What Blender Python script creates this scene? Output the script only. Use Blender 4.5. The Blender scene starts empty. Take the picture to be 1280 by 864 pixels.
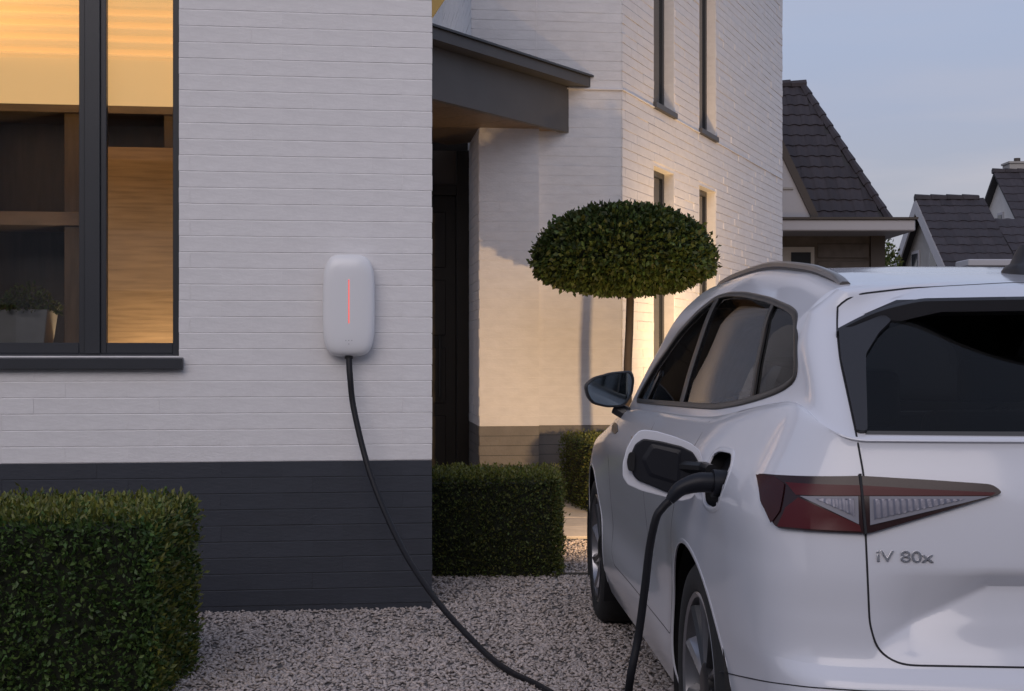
import bpy, bmesh, math, random
import numpy as np
from mathutils import Vector, Matrix
from mathutils.bvhtree import BVHTree
from mathutils.geometry import tessellate_polygon

random.seed(7)
rng = np.random.default_rng(7)
scene = bpy.context.scene
COL = scene.collection
R = math.radians

# ------------------------------------------------------------------ camera
FPX, YH, EYE = 1698.0, 445.0, 1.30          # focal length in photo pixels, horizon row, eye height
cam_data = bpy.data.cameras.new('camera')
cam = bpy.data.objects.new('camera', cam_data)
COL.objects.link(cam)
cam.location = (0, 0, EYE)
cam.rotation_euler = (R(90), 0, 0)
cam_data.sensor_width = 36.0
cam_data.lens = 36.0 * FPX / 1280.0
cam_data.shift_y = (YH - 432.0) / 1280.0
cam_data.clip_start = 0.05
cam_data.clip_end = 2000
scene.camera = cam

# ------------------------------------------------------------------ sky, sun, exposure
SUN_EL, SUN_AZ = 30.0, 194.0                 # degrees; azimuth clockwise from +Y: low behind the camera
world = bpy.data.worlds.new('World')
scene.world = world
world.use_nodes = True
wn = world.node_tree.nodes
wl = world.node_tree.links
bg = wn['Background']
sky = wn.new('ShaderNodeTexSky')
sky.sky_type = 'NISHITA'
sky.sun_disc = False
sky.sun_elevation = R(SUN_EL)
sky.sun_rotation = R(SUN_AZ)
sky.air_density = 1.0
sky.dust_density = 2.0
sky.ozone_density = 2.0
tc = wn.new('ShaderNodeTexCoord')
sep = wn.new('ShaderNodeSeparateXYZ')
wl.new(tc.outputs['Generated'], sep.inputs['Vector'])
grad = wn.new('ShaderNodeValToRGB')            # dusk sky by height, the same all round
els = grad.color_ramp.elements
els[0].position = 0.0; els[0].color = (0.50, 0.485, 0.56, 1)
els[1].position = 1.0; els[1].color = (0.36, 0.42, 0.60, 1)
for p_, c_ in ((0.06, (0.43, 0.41, 0.475, 1)), (0.12, (0.405, 0.405, 0.48, 1)), (0.17, (0.395, 0.42, 0.54, 1)), (0.23, (0.40, 0.45, 0.60, 1)), (0.32, (0.38, 0.44, 0.60, 1))):
    e_ = els.new(p_); e_.color = c_
wl.new(sep.outputs['Z'], grad.inputs['Fac'])
mp = wn.new('ShaderNodeMapping')
mp.inputs['Scale'].default_value = (1.0, 1.0, 5.5)
nz = wn.new('ShaderNodeTexNoise')
nz.inputs['Scale'].default_value = 3.2
nz.inputs['Detail'].default_value = 6.0
rmp = wn.new('ShaderNodeValToRGB')
rmp.color_ramp.elements[0].position = 0.44
rmp.color_ramp.elements[1].position = 0.66
mulf = wn.new('ShaderNodeMath'); mulf.operation = 'MULTIPLY'; mulf.inputs[1].default_value = 0.85
clouds = wn.new('ShaderNodeMix'); clouds.data_type = 'RGBA'
clouds.inputs['B'].default_value = (0.55, 0.50, 0.54, 1)
wl.new(tc.outputs['Generated'], mp.inputs['Vector'])
wl.new(mp.outputs['Vector'], nz.inputs['Vector'])
wl.new(nz.outputs['Fac'], rmp.inputs['Fac'])
wl.new(rmp.outputs['Color'], mulf.inputs[0])
fade = wn.new('ShaderNodeMapRange')
fade.inputs['From Min'].default_value = 0.11; fade.inputs['From Max'].default_value = 0.20
fade.inputs['To Min'].default_value = 1.0; fade.inputs['To Max'].default_value = 0.25
wl.new(sep.outputs['Z'], fade.inputs['Value'])
mulg = wn.new('ShaderNodeMath'); mulg.operation = 'MULTIPLY'
wl.new(mulf.outputs[0], mulg.inputs[0]); wl.new(fade.outputs['Result'], mulg.inputs[1])
wl.new(mulg.outputs[0], clouds.inputs['Factor'])
wl.new(grad.outputs['Color'], clouds.inputs['A'])
scl = wn.new('ShaderNodeVectorMath'); scl.operation = 'SCALE'; scl.inputs['Scale'].default_value = 8.6
wl.new(clouds.outputs['Result'], scl.inputs[0])
skymix = wn.new('ShaderNodeMix'); skymix.data_type = 'RGBA'
skymix.inputs['Factor'].default_value = 0.85
wl.new(sky.outputs['Color'], skymix.inputs['A'])
wl.new(scl.outputs['Vector'], skymix.inputs['B'])
wl.new(skymix.outputs['Result'], bg.inputs['Color'])
bg.inputs['Strength'].default_value = 0.12

sun_data = bpy.data.lights.new('sun', 'SUN')
sun = bpy.data.objects.new('sun', sun_data)
COL.objects.link(sun)
sun_data.energy = 1.12
sun_data.angle = R(50)
sun_data.color = (1.0, 0.86, 0.80)
_az = R(SUN_AZ)
_sd = Vector((math.sin(_az) * math.cos(R(SUN_EL)), math.cos(_az) * math.cos(R(SUN_EL)), math.sin(R(SUN_EL))))
sun.rotation_euler = (-_sd).to_track_quat('-Z', 'Y').to_euler()

scene.view_settings.view_transform = 'Standard'
scene.view_settings.look = 'None'
scene.view_settings.exposure = 0.0
scene.view_settings.gamma = 1.0
scene.render.engine = 'CYCLES'
scene.cycles.use_denoising = True
scene.cycles.max_bounces = 8
scene.cycles.transparent_max_bounces = 16
scene.cycles.sample_clamp_indirect = 4.0
scene.cycles.caustics_reflective = False
scene.cycles.caustics_refractive = False


# ------------------------------------------------------------------ material helpers
def mat(name, color, rough=0.6, metal=0.0, spec=0.5, var=0.0, vscale=6.0, bump=0.0, bscale=40.0, coat=0.0,
        emit=None, estr=0.0, island=0.0, island_hue=None, translucent=0.0, stretch=None, rough_var=0.0, coat_rough=0.03, each=0.0):
    m = bpy.data.materials.new(name)
    m.use_nodes = True
    nt = m.node_tree
    n, l = nt.nodes, nt.links
    b = n['Principled BSDF']
    b.inputs['Base Color'].default_value = (*color, 1)
    b.inputs['Roughness'].default_value = rough
    b.inputs['Metallic'].default_value = metal
    b.inputs['Specular IOR Level'].default_value = spec
    b.inputs['Coat Weight'].default_value = coat
    b.inputs['Coat Roughness'].default_value = coat_rough
    if emit:
        b.inputs['Emission Color'].default_value = (*emit, 1)
        b.inputs['Emission Strength'].default_value = estr
    vec = None
    if var or bump or rough_var:
        t = n.new('ShaderNodeTexCoord')
        vec = t.outputs['Object']
        if stretch:
            p = n.new('ShaderNodeMapping'); p.inputs['Scale'].default_value = stretch
            l.new(vec, p.inputs['Vector']); vec = p.outputs['Vector']
    out = None
    if var:
        a = n.new('ShaderNodeTexNoise'); a.inputs['Scale'].default_value = vscale; a.inputs['Detail'].default_value = 5
        l.new(vec, a.inputs['Vector'])
        r = n.new('ShaderNodeMapRange'); r.inputs['From Min'].default_value = 0.3; r.inputs['From Max'].default_value = 0.7
        r.inputs['To Min'].default_value = 1 - var; r.inputs['To Max'].default_value = 1 + var
        l.new(a.outputs['Fac'], r.inputs['Value'])
        out = r.outputs['Result']
    if island:
        g = n.new('ShaderNodeNewGeometry')
        r = n.new('ShaderNodeMapRange')
        r.inputs['To Min'].default_value = 1 - island; r.inputs['To Max'].default_value = 1 + island
        l.new(g.outputs['Random Per Island'], r.inputs['Value'])
        if out:
            q = n.new('ShaderNodeMath'); q.operation = 'MULTIPLY'
            l.new(out, q.inputs[0]); l.new(r.outputs['Result'], q.inputs[1]); out = q.outputs[0]
        else:
            out = r.outputs['Result']
    if each:
        oi = n.new('ShaderNodeObjectInfo')
        r = n.new('ShaderNodeMapRange')
        r.inputs['To Min'].default_value = 1 - each; r.inputs['To Max'].default_value = 1 + each
        l.new(oi.outputs['Random'], r.inputs['Value'])
        if out:
            q = n.new('ShaderNodeMath'); q.operation = 'MULTIPLY'
            l.new(out, q.inputs[0]); l.new(r.outputs['Result'], q.inputs[1]); out = q.outputs[0]
        else:
            out = r.outputs['Result']
    col_out = None
    if out:
        mx = n.new('ShaderNodeMix'); mx.data_type = 'RGBA'; mx.blend_type = 'MULTIPLY'
        mx.inputs['Factor'].default_value = 1
        mx.inputs['A'].default_value = (*color, 1)
        if island_hue:
            g2 = n.new('ShaderNodeNewGeometry')
            w = n.new('ShaderNodeMath'); w.operation = 'FRACT'
            w0 = n.new('ShaderNodeMath'); w0.operation = 'MULTIPLY'; w0.inputs[1].default_value = 7.31
            l.new(g2.outputs['Random Per Island'], w0.inputs[0]); l.new(w0.outputs[0], w.inputs[0])
            hm = n.new('ShaderNodeMix'); hm.data_type = 'RGBA'
            hm.inputs['A'].default_value = (*color, 1); hm.inputs['B'].default_value = (*island_hue, 1)
            l.new(w.outputs[0], hm.inputs['Factor'])
            l.new(hm.outputs['Result'], mx.inputs['A'])
        cc = n.new('ShaderNodeCombineColor')
        for k in range(3): l.new(out, cc.inputs[k])
        l.new(cc.outputs['Color'], mx.inputs['B'])
        l.new(mx.outputs['Result'], b.inputs['Base Color'])
        col_out = mx.outputs['Result']
    if bump:
        a = n.new('ShaderNodeTexNoise'); a.inputs['Scale'].default_value = bscale; a.inputs['Detail'].default_value = 6
        l.new(vec, a.inputs['Vector'])
        bp = n.new('ShaderNodeBump'); bp.inputs['Strength'].default_value = bump; bp.inputs['Distance'].default_value = 0.01
        l.new(a.outputs['Fac'], bp.inputs['Height']); l.new(bp.outputs['Normal'], b.inputs['Normal'])
    if translucent:
        tr = n.new('ShaderNodeBsdfTranslucent')
        tr.inputs['Color'].default_value = (*[min(1, c * 1.6) for c in color], 1)
        if col_out: l.new(col_out, tr.inputs['Color'])
        ms = n.new('ShaderNodeMixShader'); ms.inputs['Fac'].default_value = translucent
        l.new(b.outputs['BSDF'], ms.inputs[1]); l.new(tr.outputs['BSDF'], ms.inputs[2])
        l.new(ms.outputs['Shader'], n['Material Output'].inputs['Surface'])
    return m


def glass_mat(name, tint_c=(0.9, 0.9, 0.9), refl=1.0, rough=0.0):
    m = bpy.data.materials.new(name)
    m.use_nodes = True
    n, l = m.node_tree.nodes, m.node_tree.links
    n.remove(n['Principled BSDF'])
    t = n.new('ShaderNodeBsdfTransparent'); t.inputs['Color'].default_value = (*tint_c, 1)
    g = n.new('ShaderNodeBsdfGlossy'); g.inputs['Roughness'].default_value = rough
    g.inputs['Color'].default_value = (refl, refl, refl, 1)
    f = n.new('ShaderNodeFresnel'); f.inputs['IOR'].default_value = 1.45
    s = n.new('ShaderNodeMixShader')
    l.new(f.outputs['Fac'], s.inputs['Fac']); l.new(t.outputs['BSDF'], s.inputs[1]); l.new(g.outputs['BSDF'], s.inputs[2])
    l.new(s.outputs['Shader'], n['Material Output'].inputs['Surface'])
    return m


M = {}
M['white_brick'] = mat('white_brick', (0.76, 0.745, 0.75), 0.55, each=0.012, var=0.05, vscale=9, bump=0.18, bscale=32, stretch=(1, 1, 2.2))
M['white_joint'] = mat('white_joint', (0.80, 0.785, 0.79), 0.7, var=0.06, vscale=9, bump=0.3, bscale=60)
M['dark_brick'] = mat('dark_brick', (0.037, 0.042, 0.055), 0.5, each=0.05, var=0.10, vscale=7, bump=0.14, bscale=32, stretch=(1, 1, 2.2))
M['dark_joint'] = mat('dark_joint', (0.034, 0.037, 0.044), 0.65, var=0.1, vscale=7)
M['grey_brick'] = mat('grey_brick', (0.16, 0.15, 0.145), 0.6, var=0.1, vscale=7, bump=0.35, bscale=45)
M['anthracite'] = mat('anthracite', (0.033, 0.036, 0.043), 0.38, var=0.05, vscale=3)
M['zinc'] = mat('zinc', (0.070, 0.068, 0.070), 0.5, var=0.08, vscale=4)
M['door_dark'] = mat('door_dark', (0.014, 0.012, 0.011), 0.5, spec=0.3)
M['shelf_wood'] = mat('shelf_wood', (0.22, 0.165, 0.125), 0.5, var=0.15, vscale=4, stretch=(1, 8, 8))
M['walnut'] = mat('walnut', (0.12, 0.085, 0.058), 0.5, var=0.22, vscale=4, stretch=(8, 8, 1))
M['oak'] = mat('oak', (0.43, 0.29, 0.165), 0.5, var=0.22, vscale=4, stretch=(1, 1, 14), bump=0.1)
M['dark_wood'] = mat('dark_wood', (0.06, 0.045, 0.036), 0.5, var=0.25, vscale=4, stretch=(8, 8, 1))
M['room_wall'] = mat('room_wall', (0.14, 0.09, 0.05), 0.8)
M['room_floor'] = mat('room_floor', (0.16, 0.11, 0.07), 0.5)
M['blind'] = mat('blind', (0.62, 0.47, 0.27), 0.8, translucent=0.5, emit=(1.0, 0.69, 0.34), estr=0.80)  # own glow stands in for lamplight behind the cloth
M['window_glass'] = glass_mat('window_glass', (0.93, 0.94, 0.94))
M['grey_pot'] = mat('grey_pot', (0.30, 0.29, 0.29), 0.7, var=0.1, vscale=9)
M['soil'] = mat('soil', (0.03, 0.022, 0.016), 0.9)
M['gravel_bed'] = mat('gravel_bed', (0.12, 0.11, 0.107), 0.9, var=0.45, vscale=55, bump=0.8, bscale=70)
M['stone'] = mat('stone', (0.47, 0.405, 0.37), 0.75, island=0.25, island_hue=(0.39, 0.35, 0.335))
M['paver'] = mat('paver', (0.48, 0.43, 0.37), 0.8, var=0.15, vscale=5, bump=0.3, bscale=50)
M['steel_edge'] = mat('steel_edge', (0.07, 0.065, 0.06), 0.6)
M['charger_white'] = mat('charger_white', (0.80, 0.80, 0.82), 0.28, coat=0.2)
M['charger_grey'] = mat('charger_grey', (0.25, 0.25, 0.27), 0.45)
M['red_led'] = mat('red_led', (0.9, 0.12, 0.10), 0.3, emit=(1.0, 0.10, 0.075), estr=0.85)
M['cable'] = mat('cable', (0.009, 0.009, 0.012), 0.5, spec=0.3)
M['plug_black'] = mat('plug_black', (0.010, 0.011, 0.016), 0.45, spec=0.3)
M['leaf_hedge'] = mat('leaf_hedge', (0.058, 0.122, 0.032), 0.5, island=0.5, island_hue=(0.090, 0.135, 0.030), translucent=0.25)
M['leaf_lit_new'] = mat('leaf_lit_new', (0.105, 0.135, 0.026), 0.45, island=0.45, island_hue=(0.165, 0.16, 0.03), translucent=0.25)  # yellow of new shoots, also stands in for warm light on hedges
M['leaf_far'] = mat('leaf_far', (0.070, 0.108, 0.030), 0.5, spec=0.25, island=0.5, island_hue=(0.09, 0.085, 0.022), translucent=0.2)
M['leaf_tree'] = mat('leaf_tree', (0.044, 0.080, 0.022), 0.5, spec=0.3, island=0.5, island_hue=(0.050, 0.060, 0.014), translucent=0.12)
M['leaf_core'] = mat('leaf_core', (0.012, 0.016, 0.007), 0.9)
M['twig'] = mat('twig', (0.05, 0.038, 0.026), 0.8)
M['bark'] = mat('bark', (0.045, 0.034, 0.028), 0.85, var=0.3, vscale=12, stretch=(1, 1, 0.25), bump=0.5, bscale=50)
M['paint'] = mat('car_paint', (0.69, 0.70, 0.755), 0.40, coat=1.0, coat_rough=0.09)
M['gap'] = mat('panel_gap', (0.012, 0.012, 0.016), 0.7)
M['black_trim'] = mat('black_trim', (0.012, 0.012, 0.014), 0.3)
M['satin_black'] = mat('satin_black', (0.022, 0.022, 0.026), 0.42)
M['bronze_trim'] = mat('window_trim', (0.075, 0.068, 0.062), 0.32, metal=0.6)
M['plastic'] = mat('black_plastic', (0.012, 0.012, 0.014), 0.55, spec=0.3)
M['rubber'] = mat('rubber', (0.016, 0.016, 0.017), 0.75, bump=0.15, bscale=60)
M['alloy'] = mat('alloy', (0.30, 0.30, 0.32), 0.28, metal=0.9)
M['alloy_dark'] = mat('alloy_dark', (0.03, 0.03, 0.033), 0.35, metal=0.3)
M['rail'] = mat('rail_silver', (0.28, 0.255, 0.235), 0.3, metal=0.85)
M['chrome'] = mat('chrome', (0.70, 0.70, 0.74), 0.22, metal=1.0)
M['tinted_glass'] = glass_mat('tinted_glass', (0.42, 0.42, 0.41), 0.62)
M['side_glass'] = glass_mat('side_glass', (0.62, 0.60, 0.58))
M['mirror'] = mat('mirror_glass', (0.26, 0.31, 0.35), 0.05, metal=1.0)
M['lamp_red'] = mat('lamp_red', (0.035, 0.003, 0.005), 0.25, spec=0.35)
M['lamp_bright_red'] = mat('lamp_bright_red', (0.075, 0.003, 0.007), 0.3, spec=0.3)
M['lamp_smoke'] = mat('lamp_smoke', (0.022, 0.006, 0.008), 0.2, spec=0.4)
M['lamp_frame'] = mat('lamp_frame', (0.22, 0.22, 0.26), 0.3, spec=0.4)
M['lamp_clear'] = mat('lamp_clear', (0.19, 0.19, 0.235), 0.25, metal=0.4)
M['seat'] = mat('seat_fabric', (0.045, 0.046, 0.046), 0.8)
M['tile'] = mat('roof_tile', (0.038, 0.033, 0.039), 0.65, spec=0.3, each=0.16, var=0.25, vscale=3, bump=0.2)
M['tile_base'] = mat('roof_base', (0.03, 0.03, 0.035), 0.8)
M['house_wall'] = mat('brick_far', (0.085, 0.075, 0.07), 0.8, var=0.2, vscale=6)
M['far_white'] = mat('white_render', (0.52, 0.51, 0.50), 0.7, var=0.06, vscale=3)
M['far_grey'] = mat('grey_render', (0.30, 0.29, 0.28), 0.7, var=0.08, vscale=3)
M['far_trim'] = mat('white_trim', (0.36, 0.36, 0.39), 0.5)
M['far_glass'] = mat('dark_window', (0.03, 0.034, 0.04), 0.08)
M['far_timber'] = mat('dark_timber', (0.05, 0.04, 0.034), 0.6)
M['glow_timber'] = mat('glow_timber', (0.55, 0.37, 0.14), 0.6, emit=(1.0, 0.62, 0.2), estr=0.12)  # glow puts the light on the eaves into the material
M['lamp_body'] = mat('lamp_body', (0.02, 0.02, 0.02), 0.4, metal=0.5)
M['lamp_lens'] = mat('lamp_lens', (0.9, 0.75, 0.5), 0.3, emit=(1.0, 0.66, 0.32), estr=6.0)


# ------------------------------------------------------------------ object helpers
def empty(name, loc, label, cat, group=None):
    o = bpy.data.objects.new(name, None)
    o.location = loc
    o.empty_display_size = 0.2
    COL.objects.link(o)
    o['label'] = label
    o['category'] = cat
    if group: o['group'] = group
    return o


def world_inv(o):
    m = Matrix.Identity(4)
    while o is not None:
        m = (o.matrix_parent_inverse @ o.matrix_basis) if m == Matrix.Identity(4) and o.parent is None else m
        break
    return m


def attach(o, parent):
    """parent keeping world coordinates (parents are unrotated and unscaled)"""
    o.parent = parent
    if parent is None: return
    w = Matrix.Identity(4)
    p = parent
    while p is not None:
        w = p.matrix_parent_inverse @ p.matrix_basis @ w if p.parent is None else p.matrix_parent_inverse @ p.matrix_basis @ w
        p = p.parent
    o.matrix_parent_inverse = w.inverted()


def link_mesh(name, me, material, parent=None, smooth=False, angle=None):
    o = bpy.data.objects.new(name, me)
    COL.objects.link(o)
    if material is not None:
        for m in (material if isinstance(material, (list, tuple)) else [material]): me.materials.append(m)
    if smooth:
        me.polygons.foreach_set('use_smooth', [True] * len(me.polygons))
        if angle: me.set_sharp_from_angle(angle=R(angle))
    attach(o, parent)
    return o


def tag(o, label, cat, group=None, kind=None):
    if label: o['label'] = label
    if cat: o['category'] = cat
    if group: o['group'] = group
    if kind: o['kind'] = kind
    return o


class Frame:
    def __init__(self, origin, ex, ey, ez=(0, 0, 1)):
        self.o, self.x, self.y, self.z = Vector(origin), Vector(ex), Vector(ey), Vector(ez)

    def __call__(self, x, y, z):
        return self.o + self.x * x + self.y * y + self.z * z


WORLD = Frame((0, 0, 0), (1, 0, 0), (0, 1, 0))


class MB:
    def __init__(self):
        self.v, self.f = [], []

    def box(self, fr, x0, x1, y0, y1, z0, z1):
        b = len(self.v)
        for z in (z0, z1):
            for (x, y) in ((x0, y0), (x1, y0), (x1, y1), (x0, y1)):
                self.v.append(fr(x, y, z))
        for q in ((0, 3, 2, 1), (4, 5, 6, 7), (0, 1, 5, 4), (1, 2, 6, 5), (2, 3, 7, 6), (3, 0, 4, 7)):
            self.f.append([b + k for k in q])
        return self

    def prism(self, pts_a, pts_b):
        """two matching loops joined into a solid"""
        b, n = len(self.v), len(pts_a)
        self.v += [Vector(p) for p in pts_a] + [Vector(p) for p in pts_b]
        self.f.append([b + k for k in range(n)][::-1])
        self.f.append([b + n + k for k in range(n)])
        for k in range(n):
            k2 = (k + 1) % n
            self.f.append([b + k, b + k2, b + n + k2, b + n + k])
        return self

    def loops(self, loops, cap0=True, cap1=True, closed=True):
        """skin a list of equal-length loops"""
        b, n = len(self.v), len(loops[0])
        for lp in loops: self.v += [Vector(p) for p in lp]
        for i in range(len(loops) - 1):
            for k in range(n if closed else n - 1):
                k2 = (k + 1) % n
                self.f.append([b + i * n + k, b + i * n + k2, b + (i + 1) * n + k2, b + (i + 1) * n + k])
        if cap0: self.f.append([b + k for k in range(n)][::-1])
        if cap1: self.f.append([b + (len(loops) - 1) * n + k for k in range(n)])
        return self

    def tube(self, pts, rad, seg=10):
        pts = [Vector(p) for p in pts]
        loops = []
        up = Vector((0.31, 0.17, 0.93)).normalized()
        prev = None
        for i, p in enumerate(pts):
            t = (pts[min(i + 1, len(pts) - 1)] - pts[max(i - 1, 0)]).normalized()
            a = (prev - t * prev.dot(t)) if prev is not None else (up - t * up.dot(t))
            if a.length < 1e-4: a = t.orthogonal()
            a.normalize(); prev = a
            c = t.cross(a)
            r = rad[i] if isinstance(rad, (list, tuple)) else rad
            loops.append([p + (a * math.cos(2 * math.pi * k / seg) + c * math.sin(2 * math.pi * k / seg)) * r for k in range(seg)])
        return self.loops(loops)

    def build(self, name, material, parent=None, smooth=False, angle=35, bevel=0.0, seg=1):
        me = bpy.data.meshes.new(name)
        me.from_pydata([tuple(p) for p in self.v], [], self.f)
        bm = bmesh.new(); bm.from_mesh(me)
        bmesh.ops.recalc_face_normals(bm, faces=bm.faces[:])
        if bevel:
            es = [e for e in bm.edges if len(e.link_faces) == 2 and e.calc_face_angle(0) > 0.5]
            bmesh.ops.bevel(bm, geom=es, offset=bevel, segments=seg, affect='EDGES', profile=0.5)
        bm.to_mesh(me); bm.free()
        return link_mesh(name, me, material, parent, smooth, angle if smooth else None)


def mesh_np(name, verts, faces, material, parent=None, smooth=False):
    me = bpy.data.meshes.new(name)
    nv, (nf, k) = len(verts), faces.shape
    me.vertices.add(nv); me.vertices.foreach_set('co', np.asarray(verts, np.float32).ravel())
    me.loops.add(nf * k); me.loops.foreach_set('vertex_index', faces.astype(np.int32).ravel())
    me.polygons.add(nf); me.polygons.foreach_set('loop_start', np.arange(0, nf * k, k, dtype=np.int32))
    me.update(calc_edges=True)
    return link_mesh(name, me, material, parent, smooth)


def at(px, py, d):
    """photo pixel at depth d -> world point"""
    return Vector(((px - 640) / FPX * d, d, EYE - (py - YH) / FPX * d))


def spline(pts, n):
    """Catmull-Rom through points"""
    P = [Vector(p) for p in pts]
    P = [P[0] * 2 - P[1]] + P + [P[-1] * 2 - P[-2]]
    out = []
    for i in range(1, len(P) - 2):
        for k in range(n):
            t = k / n
            a, b, c, d = P[i - 1], P[i], P[i + 1], P[i + 2]
            out.append(0.5 * ((2 * b) + (c - a) * t + (2 * a - 5 * b + 4 * c - d) * t * t + (3 * b - a - 3 * c + d) * t ** 3))
    out.append(P[-2].copy())
    return out


# ------------------------------------------------------------------ ground
def gravel_ground():
    o = MB().box(WORLD, -400, 400, -150, 900, -0.5, 0.0).build('gravel_ground', M['gravel_bed'])
    o['kind'] = 'structure'; o['label'] = 'pale grey gravel drive in front of the house'


gravel_ground()


def scatter_stones():
    n = 110000
    # more stones close by, in front of the walls
    d = 4.3 + (9.6 - 4.3) * rng.random(n) ** 1.15
    px = -60 + 1500 * rng.random(n)
    x = (px - 640) / FPX * d
    size = rng.uniform(0.0052, 0.0112, n)
    lx, ly, lz = size * rng.uniform(1.0, 2.3, n), size * rng.uniform(0.55, 1.0, n), size * rng.uniform(0.4, 0.75, n)
    base = np.array([[-1, 0, -.2], [-.45, -1, -.1], [.55, -.9, .05], [1, .1, -.15], [.4, 1, 0], [-.6, .85, .1],
                     [-.25, -.3, .8], [.45, .15, .95], [-.1, .45, .7], [0, 0, -.8]], float)
    fc = np.array([[0, 1, 6], [1, 2, 6], [2, 7, 6], [2, 3, 7], [3, 4, 7], [4, 8, 7], [4, 5, 8], [5, 0, 8], [0, 6, 8], [6, 7, 8],
                   [1, 0, 9], [2, 1, 9], [3, 2, 9], [4, 3, 9], [5, 4, 9], [0, 5, 9]])
    b = base[None] + rng.normal(0, 0.16, (n, len(base), 3))
    b = b * np.stack([lx, ly, lz], 1)[:, None, :]
    yaw = rng.random(n) * 2 * np.pi
    tilt = rng.normal(0, 0.38, n)
    c, s = np.cos(tilt)[:, None], np.sin(tilt)[:, None]
    b = np.stack([b[..., 0] * c + b[..., 2] * s, b[..., 1], -b[..., 0] * s + b[..., 2] * c], -1)
    c, s = np.cos(yaw)[:, None], np.sin(yaw)[:, None]
    b = np.stack([b[..., 0] * c - b[..., 1] * s, b[..., 0] * s + b[..., 1] * c, b[..., 2]], -1)
    b[..., 0] += x[:, None]; b[..., 1] += d[:, None]; b[..., 2] += (0.3 * lz + rng.random(n) * 0.006)[:, None]
    f = (fc[None] + (np.arange(n) * len(base))[:, None, None]).reshape(-1, 3)
    o = mesh_np('gravel', b.reshape(-1, 3), f, M['stone'])
    tag(o, 'loose grey and pink stone chips covering the drive', 'gravel', kind='stuff')


# ------------------------------------------------------------------ the house
HC = Vector((-0.412, 7.0, 0))
HA = R(7.0)
HU, HW = Vector((math.cos(HA), math.sin(HA), 0)), Vector((-math.sin(HA), math.cos(HA), 0))
HF = Frame(HC, HU, HW)                      # x along the street wall (negative = leftwards), y into the house
KC = Vector((1.016, 12.5, 0))
WF = Frame(KC, HU, HW)                      # wing's street face
SA = R(23.3)
SF = Frame(KC, (math.sin(SA), math.cos(SA), 0), (-math.cos(SA), math.sin(SA), 0))   # wing's long face: x away from the camera, y inwards

house = empty('house', HC, 'white painted brick house with dark grey plinth, entrance canopy and tall narrow windows', 'house')

COURSE = 0.0815
PLINTH = 0.764
WX0, WX1, WZ0, WZ1 = -3.05, -1.275, 1.30, 3.45      # window opening


def brick_mesh(w, h, dep=0.022, ch=0.0024):
    mb = MB()
    a = [(-w / 2, 0, -h / 2), (w / 2, 0, -h / 2), (w / 2, 0, h / 2), (-w / 2, 0, h / 2)]
    loops = [[Vector((x, dep, z)) for x, y, z in a], [Vector((x, ch, z)) for x, y, z in a],
             [Vector((x, 0, z * (1 - 2 * ch / h))) for x, y, z in a]]
    mb.loops(loops)
    me = bpy.data.meshes.new('brick')
    me.from_pydata([tuple(p) for p in mb.v], [], mb.f)
    bm = bmesh.new(); bm.from_mesh(me); bmesh.ops.recalc_face_normals(bm, faces=bm.faces[:]); bm.to_mesh(me); bm.free()
    return me


BR_L, JT = 0.305, 0.0030


def brick_layout(x0, x1, z0, z1, course, length, holes, split_z, seed, joint=0.007, perp=0.0003):
    """(centre x, centre z, length, height, is_plinth)"""
    rr = random.Random(seed)
    n0 = math.floor((z0 - split_z) / course + 1e-6)
    n1 = math.ceil((z1 - split_z) / course - 1e-6)
    out = []
    for i in range(n0, n1):
        za, zb = split_z + i * course, split_z + (i + 1) * course
        off = (0.5 if i % 2 else 0.0) * length
        x = x1 + off
        while x > x0 - length:
            a, b = x - length, x
            a2, b2 = max(a, x0), min(b, x1)
            segs = [(a2, b2)]
            for (hx0, hx1, hz0, hz1) in holes:
                if za < hz1 - 0.01 and zb > hz0 + 0.01:
                    ns = []
                    for (p, q) in segs:
                        if q <= hx0 or p >= hx1: ns.append((p, q))
                        else:
                            if p < hx0: ns.append((p, hx0))
                            if q > hx1: ns.append((hx1, q))
                    segs = ns
            for (p, q) in segs:
                if q - p > 0.03:
                    zz0, zz1 = za, zb
                    for (hx0, hx1, hz0, hz1) in holes:
                        if p < hx1 - 0.005 and q > hx0 + 0.005:
                            if zz0 < hz0 < zz1: zz1 = hz0
                            if zz0 < hz1 < zz1: zz0 = hz1
                    if zz1 - zz0 > 0.015:
                        out.append(((p + q) / 2, (zz0 + zz1) / 2, q - p - perp, zz1 - zz0 - joint, i < 0))
            x -= length
    return out


def holed_wall(mb, fr, x0, x1, y0, y1, z0, z1, holes):
    """wall box with rectangular openings (holes must not overlap in x columns unless stacked)"""
    xs = sorted({x0, x1, *[h[0] for h in holes], *[h[1] for h in holes]})
    for a, b in zip(xs[:-1], xs[1:]):
        m = (a + b) / 2
        hs = sorted([h for h in holes if h[0] < m < h[1]], key=lambda h: h[2])
        z = z0
        for h in hs:
            if h[2] > z: mb.box(fr, a, b, y0, y1, z, h[2])
            z = h[3]
        if z < z1: mb.box(fr, a, b, y0, y1, z, z1)


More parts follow.
